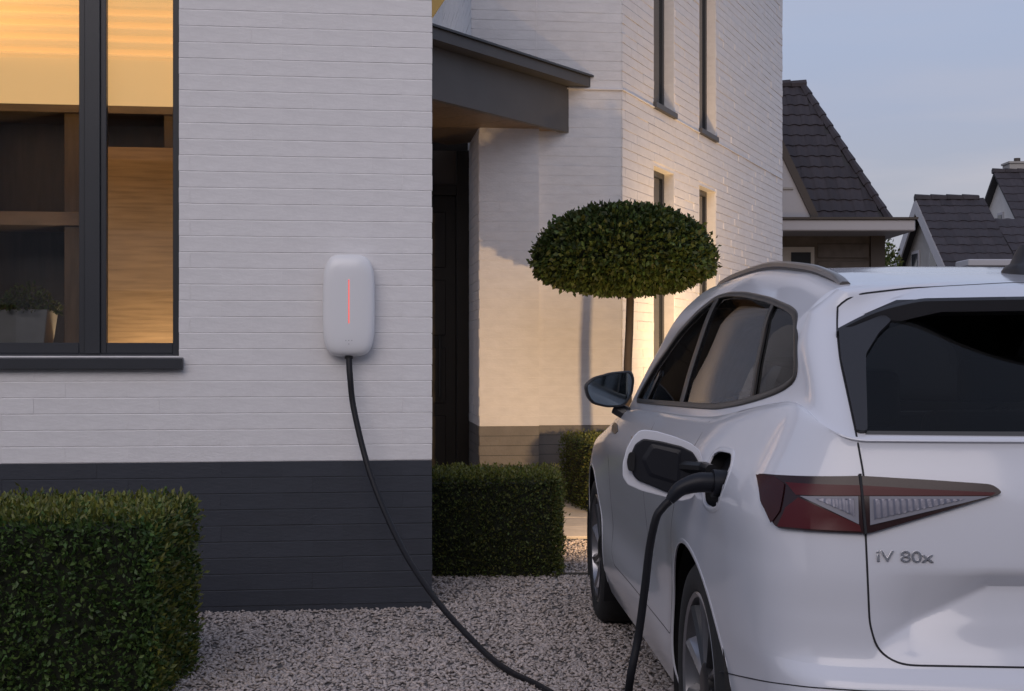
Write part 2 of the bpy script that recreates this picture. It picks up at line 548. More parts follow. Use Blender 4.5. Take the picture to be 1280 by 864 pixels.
def main_wall():
    up, lo = MB(), MB()
    hole = [(WX0, WX1, WZ0, WZ1)]
    holed_wall(up, HF, -4.6, -0.004, 0.0, 0.30, PLINTH, 4.3, hole)
    # the end wall going back to the wing
    up.box(HF, -0.304, -0.004, 0.30, 5.2, PLINTH, 4.3)
    wall = up.build('front_wall', M['white_joint'], house)
    lo.box(HF, -4.6, -0.004, 0.0, 0.30, -0.1, PLINTH - 0.002)
    lo.box(HF, -0.304, -0.004, 0.30, 5.2, -0.1, PLINTH - 0.002)
    plinth = lo.build('plinth', M['dark_joint'], house)
    full = {}
    rest = {False: MB(), True: MB()}
    n = 0
    lay = brick_layout(-4.6, 0.0, -0.05, 3.6, COURSE, BR_L, hole, PLINTH, 3, JT)
    cand = [b for b in lay if b[0] > -2.25 and b[1] < 3.2 and b[1] > 0.0]
    cand_set = set(id(b) for b in cand[:300])
    rr = random.Random(11)
    for b in lay:
        cx, cz, L, Hh, dark = b
        y = -0.0024 + rr.uniform(-0.0003, 0.0003)
        if id(b) in cand_set:
            key = (round(L, 2), round(Hh, 2), dark)
            if key not in full:
                full[key] = brick_mesh(L, Hh)
                full[key].materials.append(M['dark_brick'] if dark else M['white_brick'])
            o = bpy.data.objects.new('brick', full[key])
            COL.objects.link(o)
            attach(o, plinth if dark else wall)
            rot = Matrix.Rotation(HA, 4, 'Z') @ Matrix.Rotation(rr.gauss(0, 0.0011), 4, 'Y') @ Matrix.Rotation(rr.gauss(0, 0.004), 4, 'X') @ Matrix.Rotation(rr.gauss(0, 0.0012), 4, 'Z')
            o.matrix_basis = Matrix.Translation(HF(cx + rr.uniform(-.0015, .0015), y, cz + rr.uniform(-.0004, .0004))) @ rot
            n += 1
        else:
            rest[dark].box(HF, cx - L / 2, cx + L / 2, y, 0.01, cz - Hh / 2, cz + Hh / 2)
    for dark, mb in rest.items():
        if mb.v:
            o = mb.build('brickwork', M['dark_brick'] if dark else M['white_brick'], plinth if dark else wall)
            o['kind'] = 'stuff'
    # roof edge above the picture
    MB().box(HF, -4.9, 0.25, -0.45, 5.3, 4.302, 4.45).build('eaves', M['anthracite'], house)
    MB().prism([HF(-4.9, -0.45, 4.452), HF(-4.9, 5.3, 4.452), HF(-4.9, 2.4, 7.2)],
               [HF(0.25, -0.45, 4.452), HF(0.25, 5.3, 4.452), HF(0.25, 2.4, 7.2)]).build('roof', M['tile'], house)
    return wall


front_wall = main_wall()


def main_window():
    fr = MB()
    f0, f1 = 0.035, 0.105
    x0, x1, z0, z1 = WX0, WX1, WZ0, WZ1
    fr.box(HF, x1 - 0.035, x1, f0, f1, z0, z1)
    fr.box(HF, x0, x0 + 0.035, f0, f1, z0, z1)
    fr.box(HF, x0 + 0.035, x1 - 0.035, f0, f1, z0, z0 + 0.012)
    fr.box(HF, x0 + 0.035, x1 - 0.035, f0, f1, z1 - 0.05, z1)
    fr.box(HF, -1.742, -1.668, f0 - 0.008, f1, z0 + 0.012, z1 - 0.05)
    win = fr.build('window', M['anthracite'], house, bevel=0.002)
    # reveal lining (dark flashing at the wall's edge)
    MB().box(HF, x1 - 0.003, x1 - 0.0005, 0.004, f0, z0, z1).build('jamb', M['anthracite'], win)
    for (a, b) in ((-1.668, -1.310), (-3.015, -1.742)):
        s = MB()
        e = 0.030
        s.box(HF, a, a + e, f0 + 0.006, f1 - 0.012, z0 + 0.012, z1 - 0.05)
        s.box(HF, b - e + (e if b > -1.5 else 0), b, f0 + 0.006, f1 - 0.012, z0 + 0.012, z1 - 0.05) if b < -1.5 else None
        s.box(HF, a + e, b - (e if b < -1.5 else 0), f0 + 0.006, f1 - 0.012, z0 + 0.012, z0 + 0.066)
        s.box(HF, a + e, b - (e if b < -1.5 else 0), f0 + 0.006, f1 - 0.012, z1 - 0.11, z1 - 0.05)
        s.build('sash', M['anthracite'], win, bevel=0.003)
        MB().box(HF, a + e - 0.004, b - (e if b < -1.5 else 0) + 0.002, f0 + 0.034, f0 + 0.0342, z0 + 0.062, z1 - 0.106).build('pane', M['window_glass'], win)
    s = MB()
    s.prism([HF(x0 - 0.02, f0, z0 - 0.002), HF(x0 - 0.02, -0.045, z0 - 0.014), HF(x0 - 0.02, -0.045, z0 - 0.066), HF(x0 - 0.02, 0.02, z0 - 0.066)],
            [HF(x1 + 0.022, f0, z0 - 0.002), HF(x1 + 0.022, -0.045, z0 - 0.014), HF(x1 + 0.022, -0.045, z0 - 0.066), HF(x1 + 0.022, 0.02, z0 - 0.066)])
    s.build('sill', M['anthracite'], win, bevel=0.002)
    # the room behind
    r = MB()
    r.box(HF, -4.3, -0.32, 3.2, 3.3, 0.2, 3.6)
    r.box(HF, -4.4, -4.3, 0.31, 3.3, 0.2, 3.6)
    r.box(HF, -0.60, -0.40, 0.31, 3.2, 0.2, 3.6)
    r.build('room_wall', M['room_wall'], house)
    MB().box(HF, -4.3, -0.6, 0.31, 3.2, 0.3, 0.4).build('room_floor', M['room_floor'], house)
    MB().box(HF, -4.3, -0.6, 0.31, 3.2, 3.5, 3.6).build('room_ceiling', M['far_white'], house)
    MB().box(HF, -4.3, -0.6, 0.302, 0.309, 0.4, 1.29).build('room_lining', M['room_wall'], house)


main_window()


def room_contents():
    # roman blinds half down
    for (a, b, lab) in ((-1.662, -1.285, 'roman blind lowered half way behind the narrow window pane, glowing gold'),
                        (-3.02, -1.745, 'roman blind lowered half way behind the wide window pane above the potted plant')):
        mb = MB()
        prof = []
        z = 2.585
        prof.append((0.0, z))
        prof.append((0.0, 2.82))
        for k, zc in enumerate((2.855, 2.925, 2.995, 3.06)):
            prof += [(-0.012, zc - 0.020), (0.024, zc), (-0.012, zc + 0.018), (-0.018, zc + 0.03)]
        prof += [(0, 3.12), (0, 3.4)]
        y0 = 0.17
        v = []
        for (dy, zz) in prof:
            v.append([HF(a, y0 + dy, zz), HF(b, y0 + dy, zz), HF(b, y0 + dy + 0.004, zz), HF(a, y0 + dy + 0.004, zz)])
        mb.loops(v)
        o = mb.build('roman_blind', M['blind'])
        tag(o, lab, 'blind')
    # oak cabinet and shelving seen through the wide pane
    c = empty('display_cabinet', HF(-2.1, 1.35, 0.4), 'dark wooden display cabinet with lit shelf in the room behind the wide pane', 'cabinet')
    m = MB()
    for x in (-3.35, -2.60, -2.02, -1.45):
        m.box(HF, x - 0.055, x + 0.055, 1.2, 1.30, 0.4, 3.2)
    m.build('post', M['walnut'], c, bevel=0.004)
    m = MB()
    m.box(HF, -3.3, -1.50, 1.62, 1.66, 0.4, 3.2)
    m.build('back_panel', M['dark_wood'], c)
    for z0, z1 in ((2.06, 2.14), (1.25, 1.30), (2.72, 2.78), (0.55, 0.6)):
        MB().box(HF, -3.36, -1.44, 1.185, 1.62, z0, z1).build('shelf', M['shelf_wood'], c, bevel=0.003)
    # oak panel behind the narrow pane, and an unseen low lamp added to brighten it
    o = MB().box(HF, -1.92, -0.95, 1.02, 1.06, 0.42, 2.50).build('wooden_panel', M['oak'], None, bevel=0.003)
    tag(o, 'honey coloured oak panel standing behind the narrow window pane, lit from below', 'panel')
    tl = empty('panel_fill_lamp', HF(-1.50, 0.62, 0.4), 'unseen warm lamp added below the window board to brighten the oak panel', 'lamp')
    MB().tube([HF(-1.50, 0.62, 0.4), HF(-1.50, 0.62, 1.08)], 0.02, 8).build('stand', M['lamp_body'], tl)
    td = bpy.data.lights.new('bulb', 'POINT'); td.energy = 12.0; td.color = (1.0, 0.72, 0.42); td.shadow_soft_size = 0.06
    to = bpy.data.objects.new('bulb', td); COL.objects.link(to); attach(to, tl); to.matrix_basis = Matrix.Translation(HF(-1.50, 0.62, 1.16))
    # inner window board
    MB().box(HF, -3.05, -1.275, 0.107, 0.40, 1.335, 1.36).build('window_board', M['dark_wood'], house)
    # potted plant
    bx = -2.075
    pot = empty('potted_plant', HF(bx, 0.26, 1.36), 'small leafy plant in a square grey pot on the window board', 'plant')
    m = MB()
    def ring(w, z): return [HF(bx - w, 0.26 - w, z), HF(bx + w, 0.26 - w, z), HF(bx + w, 0.26 + w, z), HF(bx - w, 0.26 + w, z)]
    m.loops([ring(0.110, 1.361), ring(0.132, 1.535), ring(0.120, 1.535), ring(0.112, 1.47)])
    m.build('pot', M['grey_pot'], pot, bevel=0.003)
    n = 900
    th = rng.random(n) * 2 * np.pi
    rr = np.sqrt(rng.random(n)) * 0.17
    zz = 1.51 + (0.16 * (1 - (rr / 0.19) ** 2)) * rng.uniform(0.2, 1.05, n)
    c0 = HF(bx, 0.26, 0)
    pts = np.stack([c0.x + rr * np.cos(th), c0.y + rr * np.sin(th), zz], 1)
    nor = np.stack([np.cos(th) * rr / 0.17, np.sin(th) * rr / 0.17, np.ones(n) * 0.6], 1)
    leaves('foliage', pts, nor, 0.022, M['leaf_far'], pot, 0.8)
    m = MB()
    for k in range(9):
        a = k * 2.4
        m.tube([HF(bx + 0.02 * math.cos(a), 0.26 + 0.02 * math.sin(a), 1.46), HF(bx + 0.1 * math.cos(a), 0.26 + 0.1 * math.sin(a), 1.60)], 0.003, 5)
    m.build('stem', M['twig'], pot)
    # warm room lamp
    lamp = empty('pendant_lamp', HF(-2.3, 0.75, 3.5), 'warm pendant lamp hanging in the room behind the blinds', 'lamp')
    MB().tube([HF(-2.3, 0.75, 3.5), HF(-2.3, 0.75, 2.81)], 0.006, 6).build('cord', M['cable'], lamp)
    lo = []
    for rad, z in ((0.03, 2.80), (0.16, 2.86), (0.22, 2.93), (0.21, 2.93), (0.15, 2.875), (0.03, 2.815)):
        lo.append([HF(-2.3 + rad * math.cos(t * math.pi / 8), 0.75 + rad * math.sin(t * math.pi / 8), z) for t in range(16)])
    MB().loops(lo).build('lamp_shade', M['anthracite'], lamp, smooth=True)
    ld = bpy.data.lights.new('bulb', 'POINT'); ld.energy = ROOM_W; ld.color = (1.0, 0.72, 0.42); ld.shadow_soft_size = 0.08
    lob = bpy.data.objects.new('bulb', ld); COL.objects.link(lob); attach(lob, lamp); lob.matrix_basis = Matrix.Translation(HF(-2.3, 0.75, 2.95))


ROOM_W = 30.0


# ------------------------------------------------------------------ leaves
def leaves(name, pts, nor, size, material, parent, spread=0.7, wide=0.55):
    """one small folded leaf (two triangles each side of the midrib) at every point"""
    n = len(pts)
    nor = nor / np.maximum(np.linalg.norm(nor, axis=1, keepdims=True), 1e-6)
    d = nor + rng.normal(0, spread, (n, 3))
    d /= np.linalg.norm(d, axis=1, keepdims=True)              # leaf direction
    r = rng.normal(0, 1, (n, 3))
    side = np.cross(d, r); side /= np.maximum(np.linalg.norm(side, axis=1, keepdims=True), 1e-6)
    up = np.cross(side, d)
    s = (size * rng.uniform(0.65, 1.35, n))[:, None]
    tip = pts + d * s
    mid = pts + d * s * 0.5
    L = mid + side * s * wide * 0.5 + up * s * 0.10
    Rr = mid - side * s * wide * 0.5 + up * s * 0.10
    v = np.stack([pts, L, tip, Rr], 1).reshape(-1, 3)
    k = np.arange(n)[:, None] * 4
    f = np.concatenate([k + [0, 1, 2], k + [0, 2, 3]], 1).reshape(-1, 3)
    o = mesh_np(name, v, f, material, parent)
    o['kind'] = 'stuff'
    return o


def hedge(label, fr, lx, ly, h, leaf, n, mat_leaf, bulge=0.03, gname='clipped box hedges'):
    """box hedge with footprint 0..lx, 0..ly in frame fr"""
    root = empty('box_hedge', fr(lx / 2, ly / 2, 0), label, 'hedge', gname)
    ins = 0.055
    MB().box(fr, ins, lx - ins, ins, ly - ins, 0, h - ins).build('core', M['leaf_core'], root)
    # sample the shell
    areas = np.array([lx * h, lx * h, ly * h, ly * h, lx * ly])
    which = rng.choice(5, n, p=areas / areas.sum())
    a, b = rng.random(n), rng.random(n)
    x = np.where(which < 2, a * lx, np.where(which == 2, 0, np.where(which == 3, lx, a * lx)))
    y = np.where(which == 0, 0, np.where(which == 1, ly, np.where(which == 4, b * ly, a * ly)))
    z = np.where(which == 4, h, b * h)
    nx = np.where(which == 2, -1.0, np.where(which == 3, 1.0, 0)); ny = np.where(which == 0, -1.0, np.where(which == 1, 1.0, 0)); nz_ = np.where(which == 4, 1.0, 0)
    # round the edges, add clumps
    rad = 0.06
    def rnd(p, lo, hi): return np.clip(p, lo + rad, hi - rad)
    cx, cy, cz = rnd(x, 0, lx), rnd(y, 0, ly), np.minimum(z, h - rad)
    dv = np.stack([x - cx, y - cy, z - cz], 1)
    dl = np.linalg.norm(dv, axis=1, keepdims=True)
    nn = np.where(dl > 1e-6, dv / np.maximum(dl, 1e-6), np.stack([nx, ny, nz_], 1))
    p = np.stack([cx, cy, cz], 1) + nn * rad
    cl = (np.sin(p[:, 0] * 23 + 1.3) * np.sin(p[:, 2] * 27 + p[:, 1] * 19) + np.sin(p[:, 0] * 51 + p[:, 2] * 47 + p[:, 1] * 43)) * 0.5
    depth = -np.abs(rng.normal(0, 0.030, n)) + cl * bulge * 0.5
    sprig = (rng.random(n) < 0.04) * rng.uniform(0, 0.035, n)
    p = p + nn * (depth + sprig)[:, None]
    up = np.array([0, 0, 0.35])
    P = np.array([list(fr.o)]) + p[:, :1] * np.array([list(fr.x)]) + p[:, 1:2] * np.array([list(fr.y)]) + p[:, 2:] * np.array([[0, 0, 1]])
    N = nn[:, :1] * np.array([list(fr.x)]) + nn[:, 1:2] * np.array([list(fr.y)]) + nn[:, 2:] * np.array([[0, 0, 1]]) + up
    lit_new = (nn[:, 2] > 0.55) & (rng.random(n) < 0.65) | (nn[:, 0] > 0.8) & (rng.random(n) < 0.4)  # yellower leaves: new shoots on top, warm light coloured in on the right
    lit_new &= depth > -0.035
    leaves('foliage', P[~lit_new], N[~lit_new], leaf, mat_leaf, root, 0.75)
    leaves('lit_and_new_leaves', P[lit_new] + nn[lit_new] @ np.array([list(fr.x), list(fr.y), [0, 0, 1]]) * rng.uniform(0.0, 0.022, (lit_new.sum(), 1)), N[lit_new] + np.array([0, 0, .6]), leaf * 1.1, M['leaf_lit_new'], root, 0.55, 0.42)
    return root


# ------------------------------------------------------------------ wing of the house
STR_Z = 3.755
WPL = 0.665
SIDE_HOLES = [(0.956, 1.674, 3.80, 6.3), (0.956, 1.674, 0.85, 3.19), (2.627, 3.344, 3.80, 6.3), (2.627, 3.344, 0.85, 3.19)]


def wing():
    crs, ln = 0.088, 0.36
    up, lo = MB(), MB()
    TOP = 7.0
    # street face (pier in front on the left, wall set back behind it)
    up.box(WF, -0.80, -0.26, 0.012, 0.3, WPL, TOP)
    up.box(WF, -0.26, -0.003, 0.012, 0.2, WPL, TOP)
    up.box(WF, -1.331, -0.788, -0.10, 1.0, WPL, 3.75)          # pier
    up.box(WF, -1.39, -0.80, 0.02, 0.3, 3.75, TOP)
    up.box(WF, -1.388, -1.10, 0.301, 6.0, 3.75, TOP)
    holed_wall(up, SF, 0.012, 6.92, 0.006, 0.35, WPL, TOP, SIDE_HOLES)
    up.box(SF, 6.6, 6.92, 0.351, 5.0, WPL, TOP)
    w = up.build('wing_wall', M['white_joint'], house)
    lo.box(WF, -0.80, -0.003, 0.012, 0.2, -0.1, WPL - 0.002)
    lo.box(WF, -1.331, -0.788, -0.10, 1.0, -0.1, WPL - 0.002)
    lo.box(SF, 0.012, 6.92, 0.006, 0.35, -0.1, WPL - 0.002)
    pl = lo.build('wing_plinth', M['dark_joint'], house)
    bw = {False: MB(), True: MB()}
    rr = random.Random(5)

    def lay(fr, x0, x1, z0, z1, yface, holes, jit=0.0010, length=ln, joint=0.0045):
        for (cx, cz, L, Hh, dark) in brick_layout(x0, x1, z0, z1, crs, length, holes, WPL, 1, joint):
            y = yface + rr.uniform(-jit, jit)
            tl = rr.uniform(-jit, jit)
            m = bw[dark]
            b = len(m.v)
            m.box(fr, cx - L / 2, cx + L / 2, y, yface + 0.015, cz - Hh / 2, cz + Hh / 2)
            for k in (4, 5): m.v[b + k] += fr.y * tl      # lean the face a little
    lay(WF, -0.79, 0.0, -0.02, TOP, 0.0092, [])
    lay(WF, -1.331, -0.79, -0.02, 3.5, -0.1028, [])
    lay(WF, -1.39, -0.79, 3.76, TOP, 0.0172, [])
    lay(SF, 0.0, 6.92, -0.02, TOP, -0.001, SIDE_HOLES, 0.0030, ln, 0.0075)
    # left-hand faces (pier reveal and upper return)
    PF = Frame(WF(-1.331, -0.10, 0), HW, HU)
    lay(PF, 0.0, 1.1, -0.02, 3.5, -0.006, [])
    UF = Frame(WF(-1.39, 0.0, 0), HW, HU)
    lay(UF, 0.0, 6.0, 3.76, TOP, -0.006, [])
    bw[False].build('brickwork', M['white_brick'], w)['kind'] = 'stuff'
    bw[True].build('brickwork', M['grey_brick'], pl)['kind'] = 'stuff'
    # string course
    for (fr_, x0, x1, y0, y1) in ((WF, -0.80, 0.006, -0.010, 0.005), (SF, -0.004, 0.956, -0.014, 0.0), (SF, 1.674, 2.627, -0.014, 0.0), (SF, 3.344, 6.92, -0.014, 0.0)):
        MB().box(fr_, x0, x1, y0, y1, STR_Z - 0.012, STR_Z).build('string_course', M['white_brick'], w)
    for (x0, x1, z0, z1) in SIDE_HOLES:
        f = MB()
        q0, q1 = 0.105, 0.16
        f.box(SF, x0, x0 + 0.07, q0, q1, z0, z1); f.box(SF, x1 - 0.07, x1, q0, q1, z0, z1)
        f.box(SF, x0 + 0.07, x1 - 0.07, q0, q1, z0, z0 + 0.07); f.box(SF, x0 + 0.07, x1 - 0.07, q0, q1, z1 - 0.07, z1)
        win = f.build('window', M['anthracite'], house, bevel=0.003)
        MB().box(SF, x0 + 0.068, x1 - 0.068, q0 + 0.02, q0 + 0.028, z0 + 0.068, z1 - 0.068).build('pane', M['far_glass'], win)
        # plastered reveals
        rv = MB()
        rv.box(SF, x1 - 0.012, x1 - 0.001, 0.002, q0, z0, z1); rv.box(SF, x0 + 0.001, x0 + 0.012, 0.002, q0, z0, z1)
        rv.box(SF, x0 + 0.012, x1 - 0.012, 0.002, q0, z1 - 0.012, z1 - 0.001)
        rv.build('reveal', M['white_brick'], win)
        MB().box(SF, x0 - 0.01, x1 + 0.012, -0.035, q0, z0 - 0.055, z0 + 0.004).build('sill', M['zinc'], win, bevel=0.004)
    # roof over the wing
    MB().prism([SF(-0.4, -0.4, TOP), SF(7.3, -0.4, TOP), SF(7.3, 5.0, TOP), SF(-0.4, 5.0, TOP)],
               [SF(-0.3, 2.2, TOP + 2.6), SF(7.2, 2.2, TOP + 2.6), SF(7.2, 2.4, TOP + 2.6), SF(-0.3, 2.4, TOP + 2.6)]).build('roof', M['tile'], house)
    # entrance: back wall of the recess, door, transom
    MB().box(WF, -3.2, -1.331, 1.0, 1.15, -0.1, 3.75).build('porch_wall', M['door_dark'], house)
    d = MB()
    d.box(WF, -2.75, -1.46, 0.93, 0.998, 0.02, 2.86)
    door = d.build('door', M['door_dark'], house, bevel=0.004)
    f = MB()
    f.box(WF, -1.46, -1.335, 0.88, 0.998, 0.0, 3.3); f.box(WF, -2.87, -2.75, 0.88, 0.998, 0.0, 3.3)
    f.box(WF, -2.75, -1.46, 0.88, 0.998, 2.86, 2.96)
    f.build('frame', M['door_dark'], door, bevel=0.004)
    for k in range(4):
        MB().box(WF, -2.65, -1.56, 0.915, 0.93, 0.18 + k * 0.66, 0.72 + k * 0.66).build('panel', M['door_dark'], door, bevel=0.006)
    MB().box(WF, -2.75, -1.46, 0.94, 0.998, 2.962, 3.3).build('transom_panel', M['far_timber'], door)
    MB().tube([WF(-1.62, 0.86, 0.9), WF(-1.62, 0.86, 1.5)], 0.012, 8).build('handle', M['lamp_body'], door)
    # step
    # canopy: angled fascia box, slab on top, timber soffit
    e = Vector((0.573, 0.819, 0)); nrm = Vector((0.819, -0.573, 0))
    A = Vector((0.5206, 12.45, 0))
    def Fp(k, off, z): return A + e * k + nrm * off + Vector((0, 0, z))
    can = empty_part('canopy', house)
    zb, zt = 3.346, 3.765
    fb = MB()
    fb.prism([Fp(-3.2, 0, zb), Fp(0.0, 0, zb), Fp(0.12, -0.06, zb), Fp(-3.2, -0.06, zb)], [Fp(-3.2, 0, zt), Fp(0.0, 0, zt), Fp(0.12, -0.06, zt), Fp(-3.2, -0.06, zt)])
    fb.build('fascia', M['zinc'], can)
    sl = MB()
    pts = [Fp(-3.3, 0.15, 0), Fp(0.15, 0.15, 0), Fp(0.36, -0.02, 0), WF(-0.95, 0.05, 0), WF(-3.3, 1.0, 0)]
    a = [p + Vector((0, 0, 3.768)) for p in pts]; b = [p + Vector((0, 0, 3.858)) for p in pts]
    sl.prism(a, b)
    sl.build('roof_slab', M['zinc'], can)
    pts2 = [Fp(-3.32, 0.175, 0), Fp(0.155, 0.175, 0), Fp(0.38, -0.01, 0), WF(-0.95, 0.05, 0), WF(-3.3, 1.0, 0)]
    MB().prism([p + Vector((0, 0, 3.860)) for p in pts2], [p + Vector((0, 0, 3.878)) for p in pts2]).build('edge_trim', M['anthracite'], can)
    # soffit boards
    for k in range(8):
        k0, k1 = -3.2 + k * 0.4, -2.806 + k * 0.4
        q = [Fp(k0, -0.061, zb + 0.01), Fp(min(k1, 0.0), -0.061, zb + 0.01), Fp(min(k1, 0.0), -1.4, zb + 0.01), Fp(k0, -1.4, zb + 0.01)]
        MB().prism(q, [p + Vector((0, 0, 0.02)) for p in q]).build('soffit_board', M['walnut'], can)
    # porch corner post behind the fascia, seen as a brown strip
    # eaves timber above the street wall's corner, light put in as gold glow
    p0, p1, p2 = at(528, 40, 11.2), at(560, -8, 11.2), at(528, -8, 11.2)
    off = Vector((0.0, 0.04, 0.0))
    MB().prism([p0, p1, p2], [p0 + off, p1 + off, p2 + off]).build('timber_eaves', M['glow_timber'], house)


def empty_part(name, parent):
    o = bpy.data.objects.new(name, None); COL.objects.link(o); attach(o, parent); o.empty_display_size = 0.1
    return o


wing()
room_contents()

# ------------------------------------------------------------------ paved path, kerb edge
path = MB().box(WORLD, -0.9, 1.2, 9.55, 12.9, -0.3, 0.012).build('path', M['dark_joint'])
path['kind'] = 'structure'
path['label'] = 'pale paved path leading to the front door'
for i in range(5):
    for j in range(6):
        xx0, yy0 = -0.88 + i * 0.415, 9.57 + j * 0.56
        me = None
        o = MB().box(WORLD, xx0, xx0 + 0.405, yy0, yy0 + 0.55, -0.02, 0.030 + random.uniform(-0.002, 0.002)).build('paving_slab', M['paver'], path, bevel=0.004)
kerb = MB().box(WORLD, -0.55, 2.4, 8.02, 8.035, -0.1, 0.02).build('kerb', M['steel_edge'])
kerb['kind'] = 'structure'
scatter_stones()

# ------------------------------------------------------------------ hedges
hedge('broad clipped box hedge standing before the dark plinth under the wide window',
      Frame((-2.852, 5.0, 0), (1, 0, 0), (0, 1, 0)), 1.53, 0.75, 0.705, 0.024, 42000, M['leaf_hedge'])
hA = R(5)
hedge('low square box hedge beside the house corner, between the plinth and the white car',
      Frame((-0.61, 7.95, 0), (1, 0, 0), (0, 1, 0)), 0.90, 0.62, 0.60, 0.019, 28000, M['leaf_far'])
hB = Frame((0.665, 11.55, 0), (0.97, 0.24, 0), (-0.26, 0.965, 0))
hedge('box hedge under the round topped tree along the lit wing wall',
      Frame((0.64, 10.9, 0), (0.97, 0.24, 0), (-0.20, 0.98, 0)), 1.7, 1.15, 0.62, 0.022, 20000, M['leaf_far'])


# ------------------------------------------------------------------ topiary tree
def topiary():
    d = 11.2
    tx = 0.963
    root = empty('topiary_tree', (tx, d, 0), 'standard tree clipped into a flat dome on a bare straight trunk', 'tree')
    pts = [Vector((tx + 0.012 * math.sin(k * 1.1), d + 0.01 * math.cos(k * 1.7), 0.25 * k)) for k in range(9)]
    MB().tube(pts, [0.048, 0.042, 0.039, 0.037, 0.036, 0.035, 0.034, 0.033, 0.030], 12).build('trunk', M['bark'], root, smooth=True, angle=60)
    m = MB()
    for k in range(14):
        a = k * 2.399
        r1 = 0.35 + 0.3 * ((k * 7) % 5) / 5
        z1 = 2.1 + 0.3 * ((k * 3) % 4) / 4
        b = Vector((tx, d, 1.85 + 0.012 * k))
        e = Vector((tx + r1 * math.cos(a), d + r1 * math.sin(a), z1))
        m.tube([b, b.lerp(e, 0.5) + Vector((0, 0, 0.03)), e], [0.016, 0.011, 0.005], 6)
    m.build('branches', M['bark'], root)
    # dome: flat underside, rounded top
    cx, cz, rx, rt, rb = tx - 0.04, 2.07, 0.735, 0.46, 0.25
    n = 23000
    th = rng.random(n) * 2 * np.pi
    ph = np.arcsin(rng.uniform(-1, 1, n))
    sh = np.abs(rng.normal(0, 0.075, n))
    clump = 0.022 * np.sin(th * 9 + 2) * np.sin(ph * 11 + th * 3) + 0.016 * np.sin(th * 21 + ph * 17)
    k = 1 - sh + clump + (rng.random(n) < 0.13) * rng.uniform(0, 0.085, n)
    up = ph > 0
    cr = np.cos(ph) ** 0.92
    x = cx + rx * k * cr * np.cos(th); y = d + rx * k * cr * np.sin(th)
    z = cz + np.where(up, rt, rb) * k * np.sign(np.sin(ph)) * np.abs(np.sin(ph)) ** np.where(up, 1.0, 1.0)
    nor = np.stack([cr * np.cos(th), cr * np.sin(th), np.sin(ph) * 1.1 + np.where(up, 0.2, -0.5)], 1)
    c = leaves('crown', np.stack([x, y, z], 1), nor, 0.046, M['leaf_tree'], root, 0.8, 0.6)
    lo = []
    for kk in range(9):
        a = -math.pi / 2 + math.pi * kk / 8
        rr2 = 0.80 * rx * math.cos(a) ** 0.92 + 0.01
        zz = cz + (rt if a > 0 else rb) * 0.76 * math.sin(a)
        lo.append([Vector((cx + rr2 * math.cos(t * math.pi / 12), d + rr2 * math.sin(t * math.pi / 12), zz)) for t in range(24)])
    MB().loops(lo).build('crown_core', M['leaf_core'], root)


topiary()


# ------------------------------------------------------------------ garden spotlight behind the car
def garden_lamp(p, target, watts, cone, hgt, label, capped=True):
    p = Vector(p)
    root = empty('bollard_lamp', p, label, 'garden lamp', 'bollard lamps by the wing wall')
    MB().tube([p, p + Vector((0, 0, hgt - 0.07))], 0.035, 14).build('post', M['lamp_body'], root, smooth=True)
    h = p + Vector((0, 0, hgt))
    aim = (Vector(target) - h).normalized()
    flat = Vector((aim.x, aim.y, 0)).normalized()
    if capped:
        MB().tube([h + Vector((0, 0, 0.050)), h + Vector((0, 0, 0.062))], 0.105, 20).build('cap', M['lamp_body'], root)
    MB().tube([h - Vector((0, 0, 0.068)), h - Vector((0, 0, 0.060))], 0.045, 16).build('lens', M['lamp_lens'], root)
    if capped: MB().tube([h - flat * 0.06 - Vector((0, 0, 0.069)), h - flat * 0.06 + Vector((0, 0, 0.049))], 0.012, 8).build('bracket', M['lamp_body'], root)
    ld = bpy.data.lights.new('beam', 'SPOT')
    ld.energy = watts; ld.color = (1.0, 0.63, 0.29); ld.shadow_soft_size = 0.06
    ld.spot_size = R(cone); ld.spot_blend = 1.0
    o = bpy.data.objects.new('beam', ld); COL.objects.link(o); attach(o, root)
    o.matrix_basis = Matrix.Translation(h) @ aim.to_track_quat('-Z', 'Y').to_matrix().to_4x4()


garden_lamp((1.62, 8.2, 0), (0.80, 12.6, 0.80), 420.0, 150, 0.86, 'dark bollard lamp between the car bonnet and the hedge')
garden_lamp((2.95, 12.6, 0), (2.1, 15.0, 2.7), 470.0, 150, 0.50, 'short open topped uplight close under the tall windows of the wing', False)


